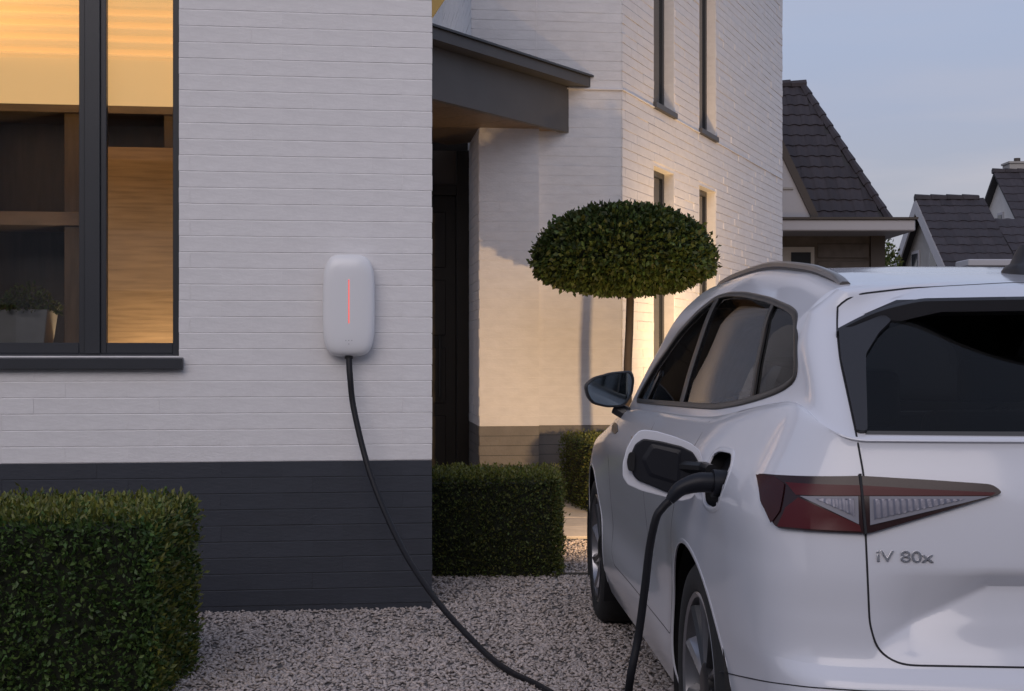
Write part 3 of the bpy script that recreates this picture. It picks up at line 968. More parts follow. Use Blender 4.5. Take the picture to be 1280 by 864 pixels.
# ------------------------------------------------------------------ wall charger
def charger():
    cx, cz, hw, hh = -0.426, 1.556, 0.131, 0.259
    root = empty('wall_charger', HF(cx, 0, cz), 'white rounded wall charger with a glowing red light strip on the brick wall', 'charger')
    def outline(k, y, n=4.2, N=64):
        out = []
        for i in range(N):
            t = 2 * math.pi * i / N
            c, s = math.cos(t), math.sin(t)
            out.append(HF(cx + math.copysign(abs(c) ** (2 / n), c) * (hw - k), y, cz + math.copysign(abs(s) ** (2 / n), s) * (hh - k)))
        return out
    MB().loops([outline(0.016, -0.004), outline(0.016, -0.030)]).build('back_plate', M['charger_grey'], root, smooth=True)
    MB().loops([outline(0.012, -0.024), outline(0.003, -0.030), outline(0.0, -0.042), outline(0.001, -0.062), outline(0.006, -0.078), outline(0.014, -0.088),
                outline(0.028, -0.0955), outline(0.050, -0.1005), outline(0.080, -0.1035), outline(0.110, -0.1045), outline(0.128, -0.1047)]).build('housing', M['charger_white'], root, smooth=True, angle=60)
    z0, z1 = 1.463, 1.686
    MB().box(HF, cx - 0.0042, cx + 0.0042, -0.1052, -0.098, z0, z1).build('light_strip', M['red_led'], root, bevel=0.002)
    for dx, dz in ((-0.015, 0), (0, 0), (0.015, 0), (0.0, -0.018)):
        c = (cx + dx, 1.378 + dz)
        MB().loops([[HF(c[0] + 0.0022 * math.cos(t * math.pi / 4), y, c[1] + 0.0022 * math.sin(t * math.pi / 4)) for t in range(8)] for y in (-0.098, -0.1042)]).build('indicator_dot', M['charger_grey'], root)
    MB().tube([HF(cx, -0.055, cz - hh + 0.02), HF(cx, -0.055, cz - hh - 0.012)], 0.021, 16).build('cable_gland', M['plastic'], root, smooth=True)


charger()

# ------------------------------------------------------------------ the car
CT = R(2.5)
CB = Vector((1.479, 2.99, 0))                 # middle of the rear bumper on the ground
CF = Frame(CB, (-math.sin(CT), math.cos(CT), 0), (-math.cos(CT), -math.sin(CT), 0))   # x forward, y to the car's left, z up
car = empty('car', CF(2.3, 0, 0), 'white electric estate car plugged in on the gravel drive', 'car')


def to_car(p):
    q = Vector(p) - CB
    return Vector((q.dot(CF.x), q.dot(CF.y), q.z))


def pchip(xs, ys, x):
    xs, ys, x = np.asarray(xs, float), np.asarray(ys, float), np.asarray(x, float)
    if xs[0] > xs[-1]: xs, ys = xs[::-1], ys[::-1]
    h = np.diff(xs); dl = np.diff(ys) / h
    m = np.zeros_like(ys)
    m[0], m[-1] = dl[0], dl[-1]
    for i in range(1, len(xs) - 1):
        if dl[i - 1] * dl[i] > 0:
            w1, w2 = 2 * h[i] + h[i - 1], h[i] + 2 * h[i - 1]
            m[i] = (w1 + w2) / (w1 / dl[i - 1] + w2 / dl[i])
    x = np.clip(x, xs[0], xs[-1])
    k = np.clip(np.searchsorted(xs, x) - 1, 0, len(xs) - 2)
    t = (x - xs[k]) / h[k]
    return ((2 * t ** 3 - 3 * t ** 2 + 1) * ys[k] + (t ** 3 - 2 * t ** 2 + t) * h[k] * m[k] + (-2 * t ** 3 + 3 * t ** 2) * ys[k + 1] + (t ** 3 - t ** 2) * h[k] * m[k + 1])


# side knots (s from the rear bumper forwards)
SK = [4.3, 3.7, 3.0, 2.2, 1.5, 0.94, 0.5, 0.25]
ROWS = [
    # z along the side, half width along the side, (sA, sB), rear (l2, s_c, bow, z), front (lf, s_f, bow, z)
    dict(z=[.22, .22, .21, .21, .21, .22, .28, .30], l=[.84, .88, .875, .87, .87, .88, .86, .82], A=4.25, B=.42, rear=(.66, .10, .10, .30), front=(.58, 4.56, .25, .20)),
    dict(z=[.36, .33, .31, .31, .31, .33, .40, .41], l=[.88, .915, .905, .895, .905, .92, .885, .85], A=4.25, B=.42, rear=(.68, .03, .12, .41), front=(.62, 4.63, .28, .36)),
    dict(z=[.50, .46, .44, .43, .44, .46, .54, .555], l=[.88, .925, .915, .905, .91, .935, .90, .865], A=4.25, B=.42, rear=(.69, .012, .14, .555), front=(.62, 4.65, .28, .50)),
    dict(z=[.58, .56, .54, .53, .54, .56, .60, .61], l=[.88, .93, .905, .895, .905, .94, .908, .872], A=4.25, B=.42, rear=(.69, .05, .14, .605), front=(.62, 4.64, .28, .58)),
    dict(z=[.66, .68, .68, .66, .68, .70, .70, .70], l=[.87, .935, .915, .905, .915, .945, .915, .878], A=4.25, B=.42, rear=(.69, .062, .14, .70), front=(.62, 4.62, .28, .66)),
    dict(z=[.76, .80, .82, .81, .82, .83, .81, .81], l=[.85, .925, .925, .92, .928, .945, .918, .882], A=4.25, B=.42, rear=(.69, .066, .14, .81), front=(.62, 4.58, .28, .76)),
    dict(z=[.83, .90, .94, .95, .96, .97, .97, .97], l=[.80, .90, .925, .925, .932, .936, .912, .875], A=4.25, B=.42, rear=(.68, .090, .15, .97), front=(.60, 4.50, .30, .83)),
    dict(z=[.86, .95, 1.015, 1.035, 1.045, 1.06, 1.08, 1.085], l=[.76, .84, .885, .89, .895, .892, .858, .815], A=4.2, B=.44, rear=(.66, .115, .15, 1.05), front=(.56, 4.42, .35, .87)),
    dict(z=[1.09, 1.09, 1.09, 1.115, 1.125, 1.145, 1.20, 1.23], l=[.83, .83, .835, .84, .835, .818, .765, .715], A=2.95, B=.46, rear=(.64, .150, .15, 1.125), front=(.70, 3.40, .55, 1.05)),
    dict(z=[1.30, 1.30, 1.30, 1.31, 1.32, 1.32, 1.325, 1.325], l=[.775, .775, .775, .78, .782, .765, .735, .685], A=2.60, B=.50, rear=(.62, .285, .15, 1.27), front=(.64, 2.98, .50, 1.30)),
    dict(z=[1.47, 1.47, 1.47, 1.497, 1.512, 1.47, 1.41, 1.38], l=[.70, .70, .70, .70, .702, .70, .695, .66], A=2.28, B=.53, rear=(.59, .42, .15, 1.405), front=(.58, 2.52, .45, 1.50)),
    dict(z=[1.54, 1.54, 1.54, 1.562, 1.572, 1.535, 1.468, 1.438], l=[.62, .62, .62, .62, .625, .625, .62, .60], A=2.18, B=.53, rear=(.50, .285, .80, 1.442), front=(.52, 2.40, .45, 1.555)),
]
NF, NK, NS, NC, NR = 26, 14, 230, 44, 100


def bez(p0, p1, p2, p3, n):
    t = np.linspace(0, 1, n, endpoint=False)[:, None]
    return (1 - t) ** 3 * p0 + 3 * (1 - t) ** 2 * t * p1 + 3 * (1 - t) * t ** 2 * p2 + t ** 3 * p3


def waterline(r):
    A, B = r['A'], r['B']
    l2, sc, bow, zr = r['rear']
    lf, sf, bf, zf = r['front']
    ss = np.linspace(A, B, NS, endpoint=False)
    L = lambda s: pchip(SK, r['l'], s)
    Z = lambda s: pchip(SK, r['z'], s)
    side = np.stack([ss, L(ss), Z(ss)], 1)
    # rear
    lr = np.linspace(l2, 0, NR)
    rear = np.stack([sc + bow * lr ** 2, lr, np.full(NR, zr)], 1)
    p0 = np.array([B, float(L(B)), float(Z(B))]); p3 = rear[0]
    e = 1e-3
    t0 = np.array([-1, (float(L(B - e)) - float(L(B + e))) / (2 * e), (float(Z(B - e)) - float(Z(B + e))) / (2 * e)])
    t0 /= np.linalg.norm(t0)
    t3 = np.array([-2 * bow * l2, -1.0, 0]); t3 /= np.linalg.norm(t3)
    dist = np.linalg.norm(p3 - p0)
    corner = bez(p0, p0 + t0 * dist * .50, p3 - t3 * dist * .42, p3, NC)
    # front
    lfr = np.linspace(0, lf, NF, endpoint=False)
    fr = np.stack([sf - bf * lfr ** 2, lfr, np.full(NF, zf)], 1)
    q0 = np.array([sf - bf * lf ** 2, lf, zf]); q3 = side[0]
    tq = np.array([-2 * bf * lf, 1.0, 0]); tq /= np.linalg.norm(tq)
    dq = np.linalg.norm(q3 - q0)
    fc = bez(q0, q0 + tq * dq * .42, q3 + np.array([1, 0, 0]) * dq * .42, q3, NK)
    return np.concatenate([fr, fc, side, corner, rear])


WL = np.array([waterline(r) for r in ROWS])         # rows x columns x 3
NU = WL.shape[1]
C_SIDE0, C_COR0, C_REAR0 = NF + NK, NF + NK + NS, NF + NK + NS + NC


def roof_z(s, l):
    zc = pchip([0.2, 0.5, 0.9, 1.5, 2.0, 2.6], [1.45, 1.49, 1.537, 1.595, 1.612, 1.585], s)
    ze = pchip(SK, ROWS[-1]['z'], s)
    return zc - (zc - ze) * np.clip(np.abs(l) / 0.62, 0, 1) ** 2.2


last = WL[-1]
sp_s = np.clip(last[:, 0], 0.62, 2.05)
extra = []
for f in (0.80, 0.5, 0.22, 0.0):
    s_ = last[:, 0] * f + sp_s * (1 - f)
    l_ = last[:, 1] * f
    z_ = roof_z(s_, l_)
    if f > 0.7: z_ = z_ * 0.6 + (last[:, 2] + 0.012) * 0.4
    extra.append(np.stack([s_, l_, z_], 1))
CTRL = np.concatenate([WL, np.array(extra)])        # control rows
NROW = CTRL.shape[0]
SUB = [4, 5, 6, 12, 14, 10, 7, 8, 10, 10, 7, 5, 7, 6, 5]
grid = []
row_of = []
chord = np.linalg.norm(np.diff(CTRL, axis=0), axis=2).mean(1) + 1e-4
tpar = np.concatenate([[0], np.cumsum(chord)])
tan = np.zeros_like(CTRL)
for k in range(NROW):
    if k == 0: tan[k] = (CTRL[1] - CTRL[0]) / chord[0]
    elif k == NROW - 1: tan[k] = (CTRL[k] - CTRL[k - 1]) / chord[-1]
    else:
        a_, b_ = chord[k - 1], chord[k]
        tan[k] = ((CTRL[k] - CTRL[k - 1]) / a_ * b_ + (CTRL[k + 1] - CTRL[k]) / b_ * a_) / (a_ + b_)
# crisp edge at the roof's rear lip and the bumper ledge
for k in range(NROW - 1):
    for j in range(SUB[k]):
        t = j / SUB[k]
        h = chord[k]
        m0, m1 = tan[k].copy(), tan[k + 1].copy()
        if k == 10: m1[C_COR0:] = (CTRL[11] - CTRL[10])[C_COR0:] / h
        if k == 11: m0[C_COR0:] = (CTRL[12] - CTRL[11])[C_COR0:] / h
        if k == 9: m1[C_COR0:] = (CTRL[10] - CTRL[9])[C_COR0:] / h
        if k == 10: m0[C_COR0:] = (CTRL[11] - CTRL[10])[C_COR0:] / h
        grid.append((2 * t ** 3 - 3 * t ** 2 + 1) * CTRL[k] + (t ** 3 - 2 * t ** 2 + t) * h * m0 + (-2 * t ** 3 + 3 * t ** 2) * CTRL[k + 1] + (t ** 3 - t ** 2) * h * m1)
        row_of.append(k + t)
grid.append(CTRL[-1]); row_of.append(NROW - 1)
G = np.array(grid); row_of = np.array(row_of)
NV = G.shape[0]


# number plate hollow in the tailgate: a fold that runs up from the lower corner, then level
def fold(G):
    l, z = np.abs(G[..., 1]), G[..., 2]
    zl = np.where(l > 0.40, 0.774 - (l - 0.40) * 0.508, 0.775 - 0.0 * l)
    zl = np.where(l < 0.46, np.minimum(zl, 0.776), zl)
    top, bot = 0.812, 0.615
    tri = np.where(z > zl, (top - z) / np.maximum(top - zl, 0.004), (z - bot) / np.maximum(zl - bot, 0.004))
    tri = np.clip(tri, 0, 1)
    fade = np.clip((0.66 - l) / 0.10, 0, 1)
    w = np.zeros(G.shape[:2]); w[:, C_REAR0 - 12:] = 1
    G[..., 0] += 0.034 * tri * fade * w


fold(G)
# bring vertices next to a wheel arch onto its edge
ARCH = [(0.94, 0.36, 0.405), (3.705, 0.36, 0.405)]
rows7 = row_of < 7
for (s0, z0, r0) in ARCH:
    ds, dz = G[..., 0] - s0, G[..., 2] - z0
    dist = np.sqrt(ds ** 2 + dz ** 2)
    cols_ok = np.zeros(G.shape[:2], bool); cols_ok[rows7, C_SIDE0:C_COR0 + 10] = True
    near = cols_ok & (np.abs(dist - r0) < 0.0105)
    G[..., 0] = np.where(near, s0 + ds / dist * r0, G[..., 0])
    G[..., 2] = np.where(near, z0 + dz / dist * r0, G[..., 2])
GP = G.reshape(-1, 3)
iu = np.arange(NU - 1); iv = np.arange(NV - 1)
IV, IU = np.meshgrid(iv, iu, indexing='ij')
Q = np.stack([IV * NU + IU, IV * NU + IU + 1, (IV + 1) * NU + IU + 1, (IV + 1) * NU + IU], -1)   # quads
CEN = (GP[Q[..., 0]] + GP[Q[..., 1]] + GP[Q[..., 2]] + GP[Q[..., 3]]) / 4
BV = BVHTree.FromPolygons([tuple(p) for p in GP], [tuple(q) for q in Q.reshape(-1, 4)])


def cam_hit(px, py):
    o = to_car((0, 0, EYE))
    t = to_car(at(px, py, 5.0)) - o
    h = BV.ray_cast(o, t.normalized())
    return h[0]


def hit(mode, a, z):
    if mode == 'cam':
        o = to_car((0, 0, EYE))
        d = (to_car(at(a, z, 5.0)) - o).normalized()
        h = BV.ray_cast(o, d)
        if h[0] is None: return None, None
        return h[0], (-h[1] if h[1].dot(d) > 0 else h[1])
    if mode == 'side':
        h = BV.ray_cast(Vector((a, 2.5, z)), Vector((0, -1, 0)))
    elif mode == 'rear':
        h = BV.ray_cast(Vector((-2.0, a, z)), Vector((1, 0, 0)))
    else:                                              # from above: a = s, z = l
        h = BV.ray_cast(Vector((a, z, 4.0)), Vector((0, 0, -1)))
    if h[0] is None: return None, None
    n = h[1]
    ref = {'side': Vector((0, 1, 0)), 'rear': Vector((-1, 0, 0)), 'top': Vector((0, 0, 1))}[mode]
    if n.dot(ref) < 0: n = -n
    return h[0], n


def px_to(mode, pts):
    out = []
    for p in pts:
        h = cam_hit(*p)
        if h is None:
            print('car: no hit at', p); continue
        out.append({'side': (h.x, h.z), 'rear': (h.y, h.z), 'top': (h.x, h.y)}[mode])
    return out


def inside(poly, x, y):
    x, y = np.asarray(x), np.asarray(y)
    r = np.zeros(x.shape, bool)
    n = len(poly)
    for i in range(n):
        (x0, y0), (x1, y1) = poly[i], poly[(i + 1) % n]
        c = ((y0 > y) != (y1 > y)) & (x < (x1 - x0) * (y - y0) / ((y1 - y0) if y1 != y0 else 1e-9) + x0)
        r ^= c
    return r


def rounded(poly, rad, n=4):
    out = []
    P = [Vector((a, b)) for a, b in poly]
    for i, p in enumerate(P):
        a, b = P[i - 1], P[(i + 1) % len(P)]
        ra = min(rad, (a - p).length * .45); rb = min(rad, (b - p).length * .45)
        pa, pb = p + (a - p).normalized() * ra, p + (b - p).normalized() * rb
        for k in range(n + 1):
            t = k / n
            q = pa * (1 - t) ** 2 + p * 2 * t * (1 - t) + pb * t * t
            out.append((q.x, q.y))
    return out


def densify(pts, step, closed):
    out = []
    n = len(pts)
    for i in range(n if closed else n - 1):
        a, b = Vector(pts[i]), Vector(pts[(i + 1) % n])
        k = max(1, int((b - a).length / step))
        for j in range(k):
            q = a.lerp(b, j / k); out.append((q.x, q.y))
    if not closed: out.append(tuple(pts[-1]))
    return out


def fill2d(poly, step):
    """flat polygon cut on a lattice: list of 2D vertices, faces, boundary loop order"""
    bm = bmesh.new()
    vs = [bm.verts.new((a, b, 0)) for a, b in densify(poly, step, True)]
    bm.faces.new(vs)
    xs = [p[0] for p in poly]; ys = [p[1] for p in poly]
    for ax, lo, hi in ((0, min(xs), max(xs)), (1, min(ys), max(ys))):
        k = int(lo / step) - 1
        while k * step < hi:
            if k * step > lo:
                co = (k * step, 0, 0) if ax == 0 else (0, k * step, 0)
                no = (1, 0, 0) if ax == 0 else (0, 1, 0)
                bmesh.ops.bisect_plane(bm, geom=bm.verts[:] + bm.edges[:] + bm.faces[:], plane_co=co, plane_no=no, dist=1e-6)
            k += 1
    bm.verts.ensure_lookup_table()
    idx = {v: i for i, v in enumerate(bm.verts)}
    V = [(v.co.x, v.co.y) for v in bm.verts]
    F = [[idx[v] for v in f.verts] for f in bm.faces]
    bnd = [(idx[e.verts[0]], idx[e.verts[1]]) for e in bm.edges if len(e.link_faces) == 1]
    bm.free()
    return V, F, bnd


def patch(name, mode, poly, offset, material, parent, step=0.02, skirt=0.0, sides=(1, -1), label=None, height=None):
    """a panel lying on the car's skin: offset along the normal, optional edge of depth skirt; height(a, z) adds relief"""
    V, F, bnd = fill2d(poly, step)
    P, N = [], []
    lastp = None
    for (a, z) in V:
        p, n = hit(mode, a, z)
        P.append(p); N.append(n)
    good = [p for p in P if p is not None]
    for i, p in enumerate(P):
        if p is None:
            best = min((k for k in range(len(P)) if P[k] is not None), key=lambda k: (V[k][0] - V[i][0]) ** 2 + (V[k][1] - V[i][1]) ** 2)
            q = P[best]
            P[i] = Vector((V[i][0], q.y, V[i][1])) if mode == 'side' else Vector((q.x, V[i][0], V[i][1])) if mode == 'rear' else Vector((V[i][0], V[i][1], q.z))
            N[i] = N[best]
    objs = []
    for sg in sides:
        mb = MB()
        top = []
        for (a, z), p, n in zip(V, P, N):
            q = p + n * (offset + (height(a, z) if height else 0))
            top.append(CF(q.x, sg * q.y, q.z))
        mb.v += top
        mb.f += [list(f) for f in F]
        if skirt:
            b = len(mb.v)
            for (p, n) in zip(P, N):
                q = p + n * (offset - skirt)
                mb.v.append(CF(q.x, sg * q.y, q.z))
            mb.f += [[i, j, b + j, b + i] for i, j in bnd]
        me = bpy.data.meshes.new(name)
        me.from_pydata([tuple(v) for v in mb.v], [], mb.f)
        bm = bmesh.new(); bm.from_mesh(me)
        lone = [v for v in bm.verts if not v.link_faces]
        bmesh.ops.delete(bm, geom=lone, context='VERTS')
        # a patch that reaches the middle is joined to its mirror image
        bmesh.ops.recalc_face_normals(bm, faces=bm.faces[:])
        bm.normal_update()
        ctr = sum((f.calc_center_median() for f in bm.faces), Vector()) / max(1, len(bm.faces))
        outw = {'side': CF.y * sg, 'rear': -CF.x, 'top': Vector((0, 0, 1))}[mode]
        if sum(f.normal.dot(outw) * f.calc_area() for f in bm.faces) < 0:
            bmesh.ops.reverse_faces(bm, faces=bm.faces[:])
        bm.to_mesh(me); bm.free()
        o = link_mesh(name, me, material, parent[sg] if isinstance(parent, dict) else parent, True, 40)
        if label: o['label'] = label
        objs.append(o)
    return objs


def strip(name, mode, pts, width, h, material, parent, closed=False, step=0.015, sides=(1, -1), sink=0.004):
    """a moulding or a seam that follows the skin along a line"""
    pts = densify(pts, step, closed)
    P, N = [], []
    for a, z in pts:
        p, n = hit(mode, a, z)
        if p is not None: P.append(p); N.append(n)
    n = len(P)
    for _ in range(4):
        N = [((N[(i - 1) % n] if closed else N[max(i - 1, 0)]) + N[i] * 2 + (N[(i + 1) % n] if closed else N[min(i + 1, n - 1)])).normalized() for i in range(n)]
        P = [(((P[(i - 1) % n] + P[i] * 2 + P[(i + 1) % n]) / 4) if closed or 0 < i < n - 1 else P[i]) for i in range(n)]
    objs = []
    for sg in sides:
        mb = MB(); loops = []
        for i in range(n):
            a = P[(i - 1) % n] if closed else P[max(i - 1, 0)]
            b = P[(i + 1) % n] if closed else P[min(i + 1, n - 1)]
            t = (b - a).normalized(); nn = N[i]; c = t.cross(nn).normalized()
            q = [P[i] - c * width / 2 - nn * sink, P[i] - c * width * .5 + nn * h * .5, P[i] - c * width * .3 + nn * h, P[i] + c * width * .3 + nn * h, P[i] + c * width * .5 + nn * h * .5, P[i] + c * width / 2 - nn * sink]
            loops.append([CF(v.x, sg * v.y, v.z) for v in q])
        if closed: loops.append(loops[0])
        mb.loops(loops, not closed, not closed)
        objs.append(mb.build(name, material, parent[sg] if isinstance(parent, dict) else parent, smooth=True, angle=50))
    return objs


# ---- outlines measured on the photograph, laid on the car's skin
DLO = px_to('side', [(796, 501), (820, 457), (848, 417), (873, 390), (896, 372), (911, 368), (931, 368), (962, 375), (989, 387), (998, 397), (997, 466), (991, 478), (974, 488), (949, 497), (924, 504), (896, 508.5), (873, 507.5), (835, 504.5)])
GATE = px_to('rear', [(1047, 384), (1046, 411), (1050, 450), (1070, 541), (1080, 596), (1082, 667), (1083.5, 700), (1087, 780), (1095, 808), (1115, 826), (1140, 832)])
FIN_OUT = px_to('rear', [(1048, 414), (1051, 450), (1071, 542)])
FIN_IN = px_to('rear', [(1081, 415), (1082, 470), (1084, 542)])
LAMP = px_to('rear', [(948, 593), (1075, 596), (1160, 601), (1239, 606.5), (1253, 617), (1160, 645), (1086, 667), (1077, 667), (973, 660), (954, 629)])
print('DLO', [(round(a, 2), round(b, 2)) for a, b in DLO])
print('GATE', [(round(a, 2), round(b, 2)) for a, b in GATE])
print('LAMP', [(round(a, 2), round(b, 2)) for a, b in LAMP])
print('FIN', FIN_OUT, FIN_IN)
gz = [z for a, z in GATE]
GATE_BOTTOM = GATE[-1][1]
gate_poly = [(0, 2.0), (GATE[0][0], 2.0)] + GATE + [(0, GATE_BOTTOM)]
rear_black = [(0, 1.60), (FIN_OUT[0][0], FIN_OUT[0][1])] + FIN_OUT[1:] + [(0, FIN_OUT[2][1])]
ARCH = [(0.94, 0.36, 0.405), (3.705, 0.36, 0.405)]

ROW = row_of[:-1][:, None] + 0 * IU
col = IU
S_, L_, Z_ = CEN[..., 0], CEN[..., 1], CEN[..., 2]
sideish = (col >= C_SIDE0 - 6) & (col < C_REAR0)
rearish = col >= C_COR0
cls = np.full(S_.shape, 0)                            # 0 body
cls[(ROW >= 11) | ((ROW >= 10.0) & (col < C_COR0))] = 1      # roof
tg = rearish & inside(gate_poly, L_, Z_) & (S_ < 0.75)
cls[tg & ((ROW < 11) | (S_ < 0.5 + 0.10 * np.clip(1 - L_ / 0.55, 0, 1)))] = 2   # tailgate
bump = rearish & (cls != 2) & (Z_ < 0.60) & (ROW < 4) | ((col > C_COR0 - 60) & (Z_ < 0.585) & (S_ < 0.62) & (cls != 2))
cls[bump] = 3
hood = (col < C_SIDE0) & (ROW >= 7) & (ROW < 8)
cls[hood] = 4
fb = (S_ > 3.95) & (ROW < 7)
cls[fb] = 5
door_f = sideish & (S_ > 1.95) & (S_ < 3.02) & (Z_ > 0.40) & (Z_ < 1.13) & (ROW < 8.3) & (cls == 0)
cls[door_f] = 6
dr = [(1.95, 0.40), (1.38, 0.40), (1.36, .55), (1.25, .76), (1.02, .95), (0.98, 1.2), (1.95, 1.2)]
cls[sideish & inside(dr, S_, Z_) & (ROW < 8.3) & (cls == 0)] = 7
# openings
cut = np.zeros(S_.shape, bool)
cut |= sideish & (ROW > 7.5) & (ROW < 11) & inside(DLO, S_, Z_)
cut |= rearish & (ROW > 7.5) & (ROW < 10.0) & inside(rear_black, L_, Z_)
wind = (col < NF + 9) & (ROW >= 8.15) & (ROW < 9.9)
for (s0, z0, r0) in ARCH:
    cut |= sideish & (ROW < 7) & ((S_ - s0) ** 2 + (Z_ - z0) ** 2 < r0 ** 2)
pc = cam_hit(899, 600)
ps, pz = pc.x, pc.z
port = rounded(px_to('side', [(884, 582), (891, 566), (900, 561), (917, 564), (915.5, 580), (908, 604), (897, 637), (886, 637.5), (879, 629), (878.5, 605)]), 0.014, 3)
cut_port = sideish & inside([(sum(p[0] for p in port) / len(port) * .07 + a * .93, sum(p[1] for p in port) / len(port) * .07 + b * .93) for a, b in port], S_, Z_) & (ROW < 8.5)
cut |= sideish & (ROW < 7) & (np.abs(S_ - 0.94) < 0.405) & (Z_ < 0.36)
cut |= sideish & (ROW < 7) & (np.abs(S_ - 3.705) < 0.405) & (Z_ < 0.36)
under = (col >= C_REAR0 + 3) & (ROW >= 10.0) & (ROW < 11)


def cells(name, mask, material, offset=0.0, parent=None, smooth_angle=45, sides=(1, -1)):
    q = Q[mask].reshape(-1, 4)
    if not len(q): return None
    used, inv = np.unique(q, return_inverse=True)
    inv = inv.reshape(-1, 4)
    p = GP[used]
    pl = p.copy(); pr = p * np.array([1, -1, 1])
    n = len(p)
    if sides == (1,): allp, allf = pl.copy(), inv
    elif sides == (-1,): allp, allf = pr.copy(), inv[:, ::-1]
    else: allp, allf = np.concatenate([pl, pr]), np.concatenate([inv, inv[:, ::-1] + n])
    if offset: allp[:, 2] += offset
    w = np.array([list(CF.o)]) + allp[:, :1] * np.array([list(CF.x)]) + allp[:, 1:2] * np.array([list(CF.y)]) + allp[:, 2:] * np.array([[0, 0, 1]])
    me = bpy.data.meshes.new(name)
    me.from_pydata(w.tolist(), [], allf.tolist())
    bm = bmesh.new(); bm.from_mesh(me)
    bmesh.ops.remove_doubles(bm, verts=bm.verts[:], dist=2e-4)
    bmesh.ops.recalc_face_normals(bm, faces=bm.faces[:])
    bm.to_mesh(me); bm.free()
    return link_mesh(name, me, material, parent or car, True, smooth_angle)


keep = ~cut & ~wind & ~under
body = cells('body', keep & (cls == 0) & ~cut_port, M['paint'], sides=(1,))
body_far = cells('body', keep & (cls == 0), M['paint'], sides=(-1,))
roof = cells('roof', keep & (cls == 1), M['paint'])
tailgate = cells('tailgate', keep & (cls == 2), M['paint'])
rear_bumper = cells('rear_bumper', keep & (cls == 3), M['paint'])
bonnet = cells('bonnet', keep & (cls == 4), M['paint'])
front_bumper = cells('front_bumper', keep & (cls == 5), M['paint'])
front_doors = {sg: cells('front_door', keep & (cls == 6), M['paint'], sides=(sg,)) for sg in (1, -1)}
rear_doors = {sg: cells('rear_door', keep & (cls == 7), M['paint'], sides=(sg,)) for sg in (1, -1)}
front_door, rear_door = front_doors, rear_doors
windscreen = cells('windscreen', wind, M['side_glass'])
spoiler_under = cells('spoiler_underside', under & (cls == 2) | under & (cls != 2), M['satin_black'], parent=tailgate)
headliner = cells('headliner', (ROW >= 10.2) & (S_ > 0.45) & (L_ < 0.64), M['seat'], offset=-0.03)

# ---- side windows
def split(poly, a_top, a_bot, keep_front):
    """part of the outline in front of / behind a nearly upright line through (s, z)"""
    (st, zt), (sb, zb) = a_top, a_bot
    f = lambda p: p[0] - (sb + (st - sb) * (p[1] - zb) / (zt - zb))
    out = []
    for i, p in enumerate(poly):
        q = poly[(i + 1) % len(poly)]
        fp, fq = f(p), f(q)
        if (fp >= 0) == keep_front or fp == 0: out.append(p)
        if fp * fq < 0:
            t = fp / (fp - fq); out.append((p[0] + (q[0] - p[0]) * t, p[1] + (q[1] - p[1]) * t))
    return out


DLOr = rounded(DLO, 0.035, 3)
BT, BB = px_to('side', [(897, 373), (852, 503)])
CT_, CB_ = px_to('side', [(967, 379), (940, 497)])
pb_f = (lambda d: ((BT[0] + d, BT[1]), (BB[0] + d, BB[1])))
front_win = split(DLOr, *pb_f(0.0), True)
rest_win = split(DLOr, *pb_f(0.0), False)
rear_win = split(rest_win, CT_, CB_, True)
quarter = split(rest_win, CT_, CB_, False)
patch('side_window', 'side', front_win, -0.006, M['side_glass'], front_door, 0.05)
patch('side_window', 'side', rear_win, -0.006, M['side_glass'], rear_door, 0.05)
patch('quarter_window', 'side', quarter, -0.006, M['tinted_glass'], body, 0.04)
strip('window_trim', 'side', DLOr, 0.019, 0.005, M['bronze_trim'], body, closed=True)
def line(p, q, n=8): return [(p[0] + (q[0] - p[0]) * k / n, p[1] + (q[1] - p[1]) * k / n) for k in range(n + 1)]
strip('centre_pillar', 'side', line(BT, BB), 0.075, 0.003, M['black_trim'], body)
strip('rear_pillar', 'side', line(CT_, CB_), 0.030, 0.003, M['black_trim'], body)
qa, qb = px_to('side', [(809, 500), (825, 466)])
strip('window_divider', 'side', line(qa, qb), 0.03, 0.003, M['black_trim'], front_door)

# ---- rear window, side fins, spoiler
fin_poly = px_to('rear', [(1047.5, 414), (1051, 450), (1071, 542), (1084, 542), (1082, 470), (1082, 446), (1098, 420), (1114, 404), (1104, 397), (1082, 406), (1064, 413)])
patch('window_fin', 'rear', rounded(fin_poly, 0.007, 2), 0.012, M['satin_black'], tailgate, 0.03, skirt=0.02)
glass_poly = [(0, FIN_IN[2][1] - 0.006), (FIN_IN[2][0] + 0.005, FIN_IN[2][1] - 0.003), FIN_IN[1], (FIN_IN[0][0], 1.395), (0, 1.405)]
patch('rear_window', 'rear', glass_poly, 0.002, M['tinted_glass'], tailgate, 0.02)
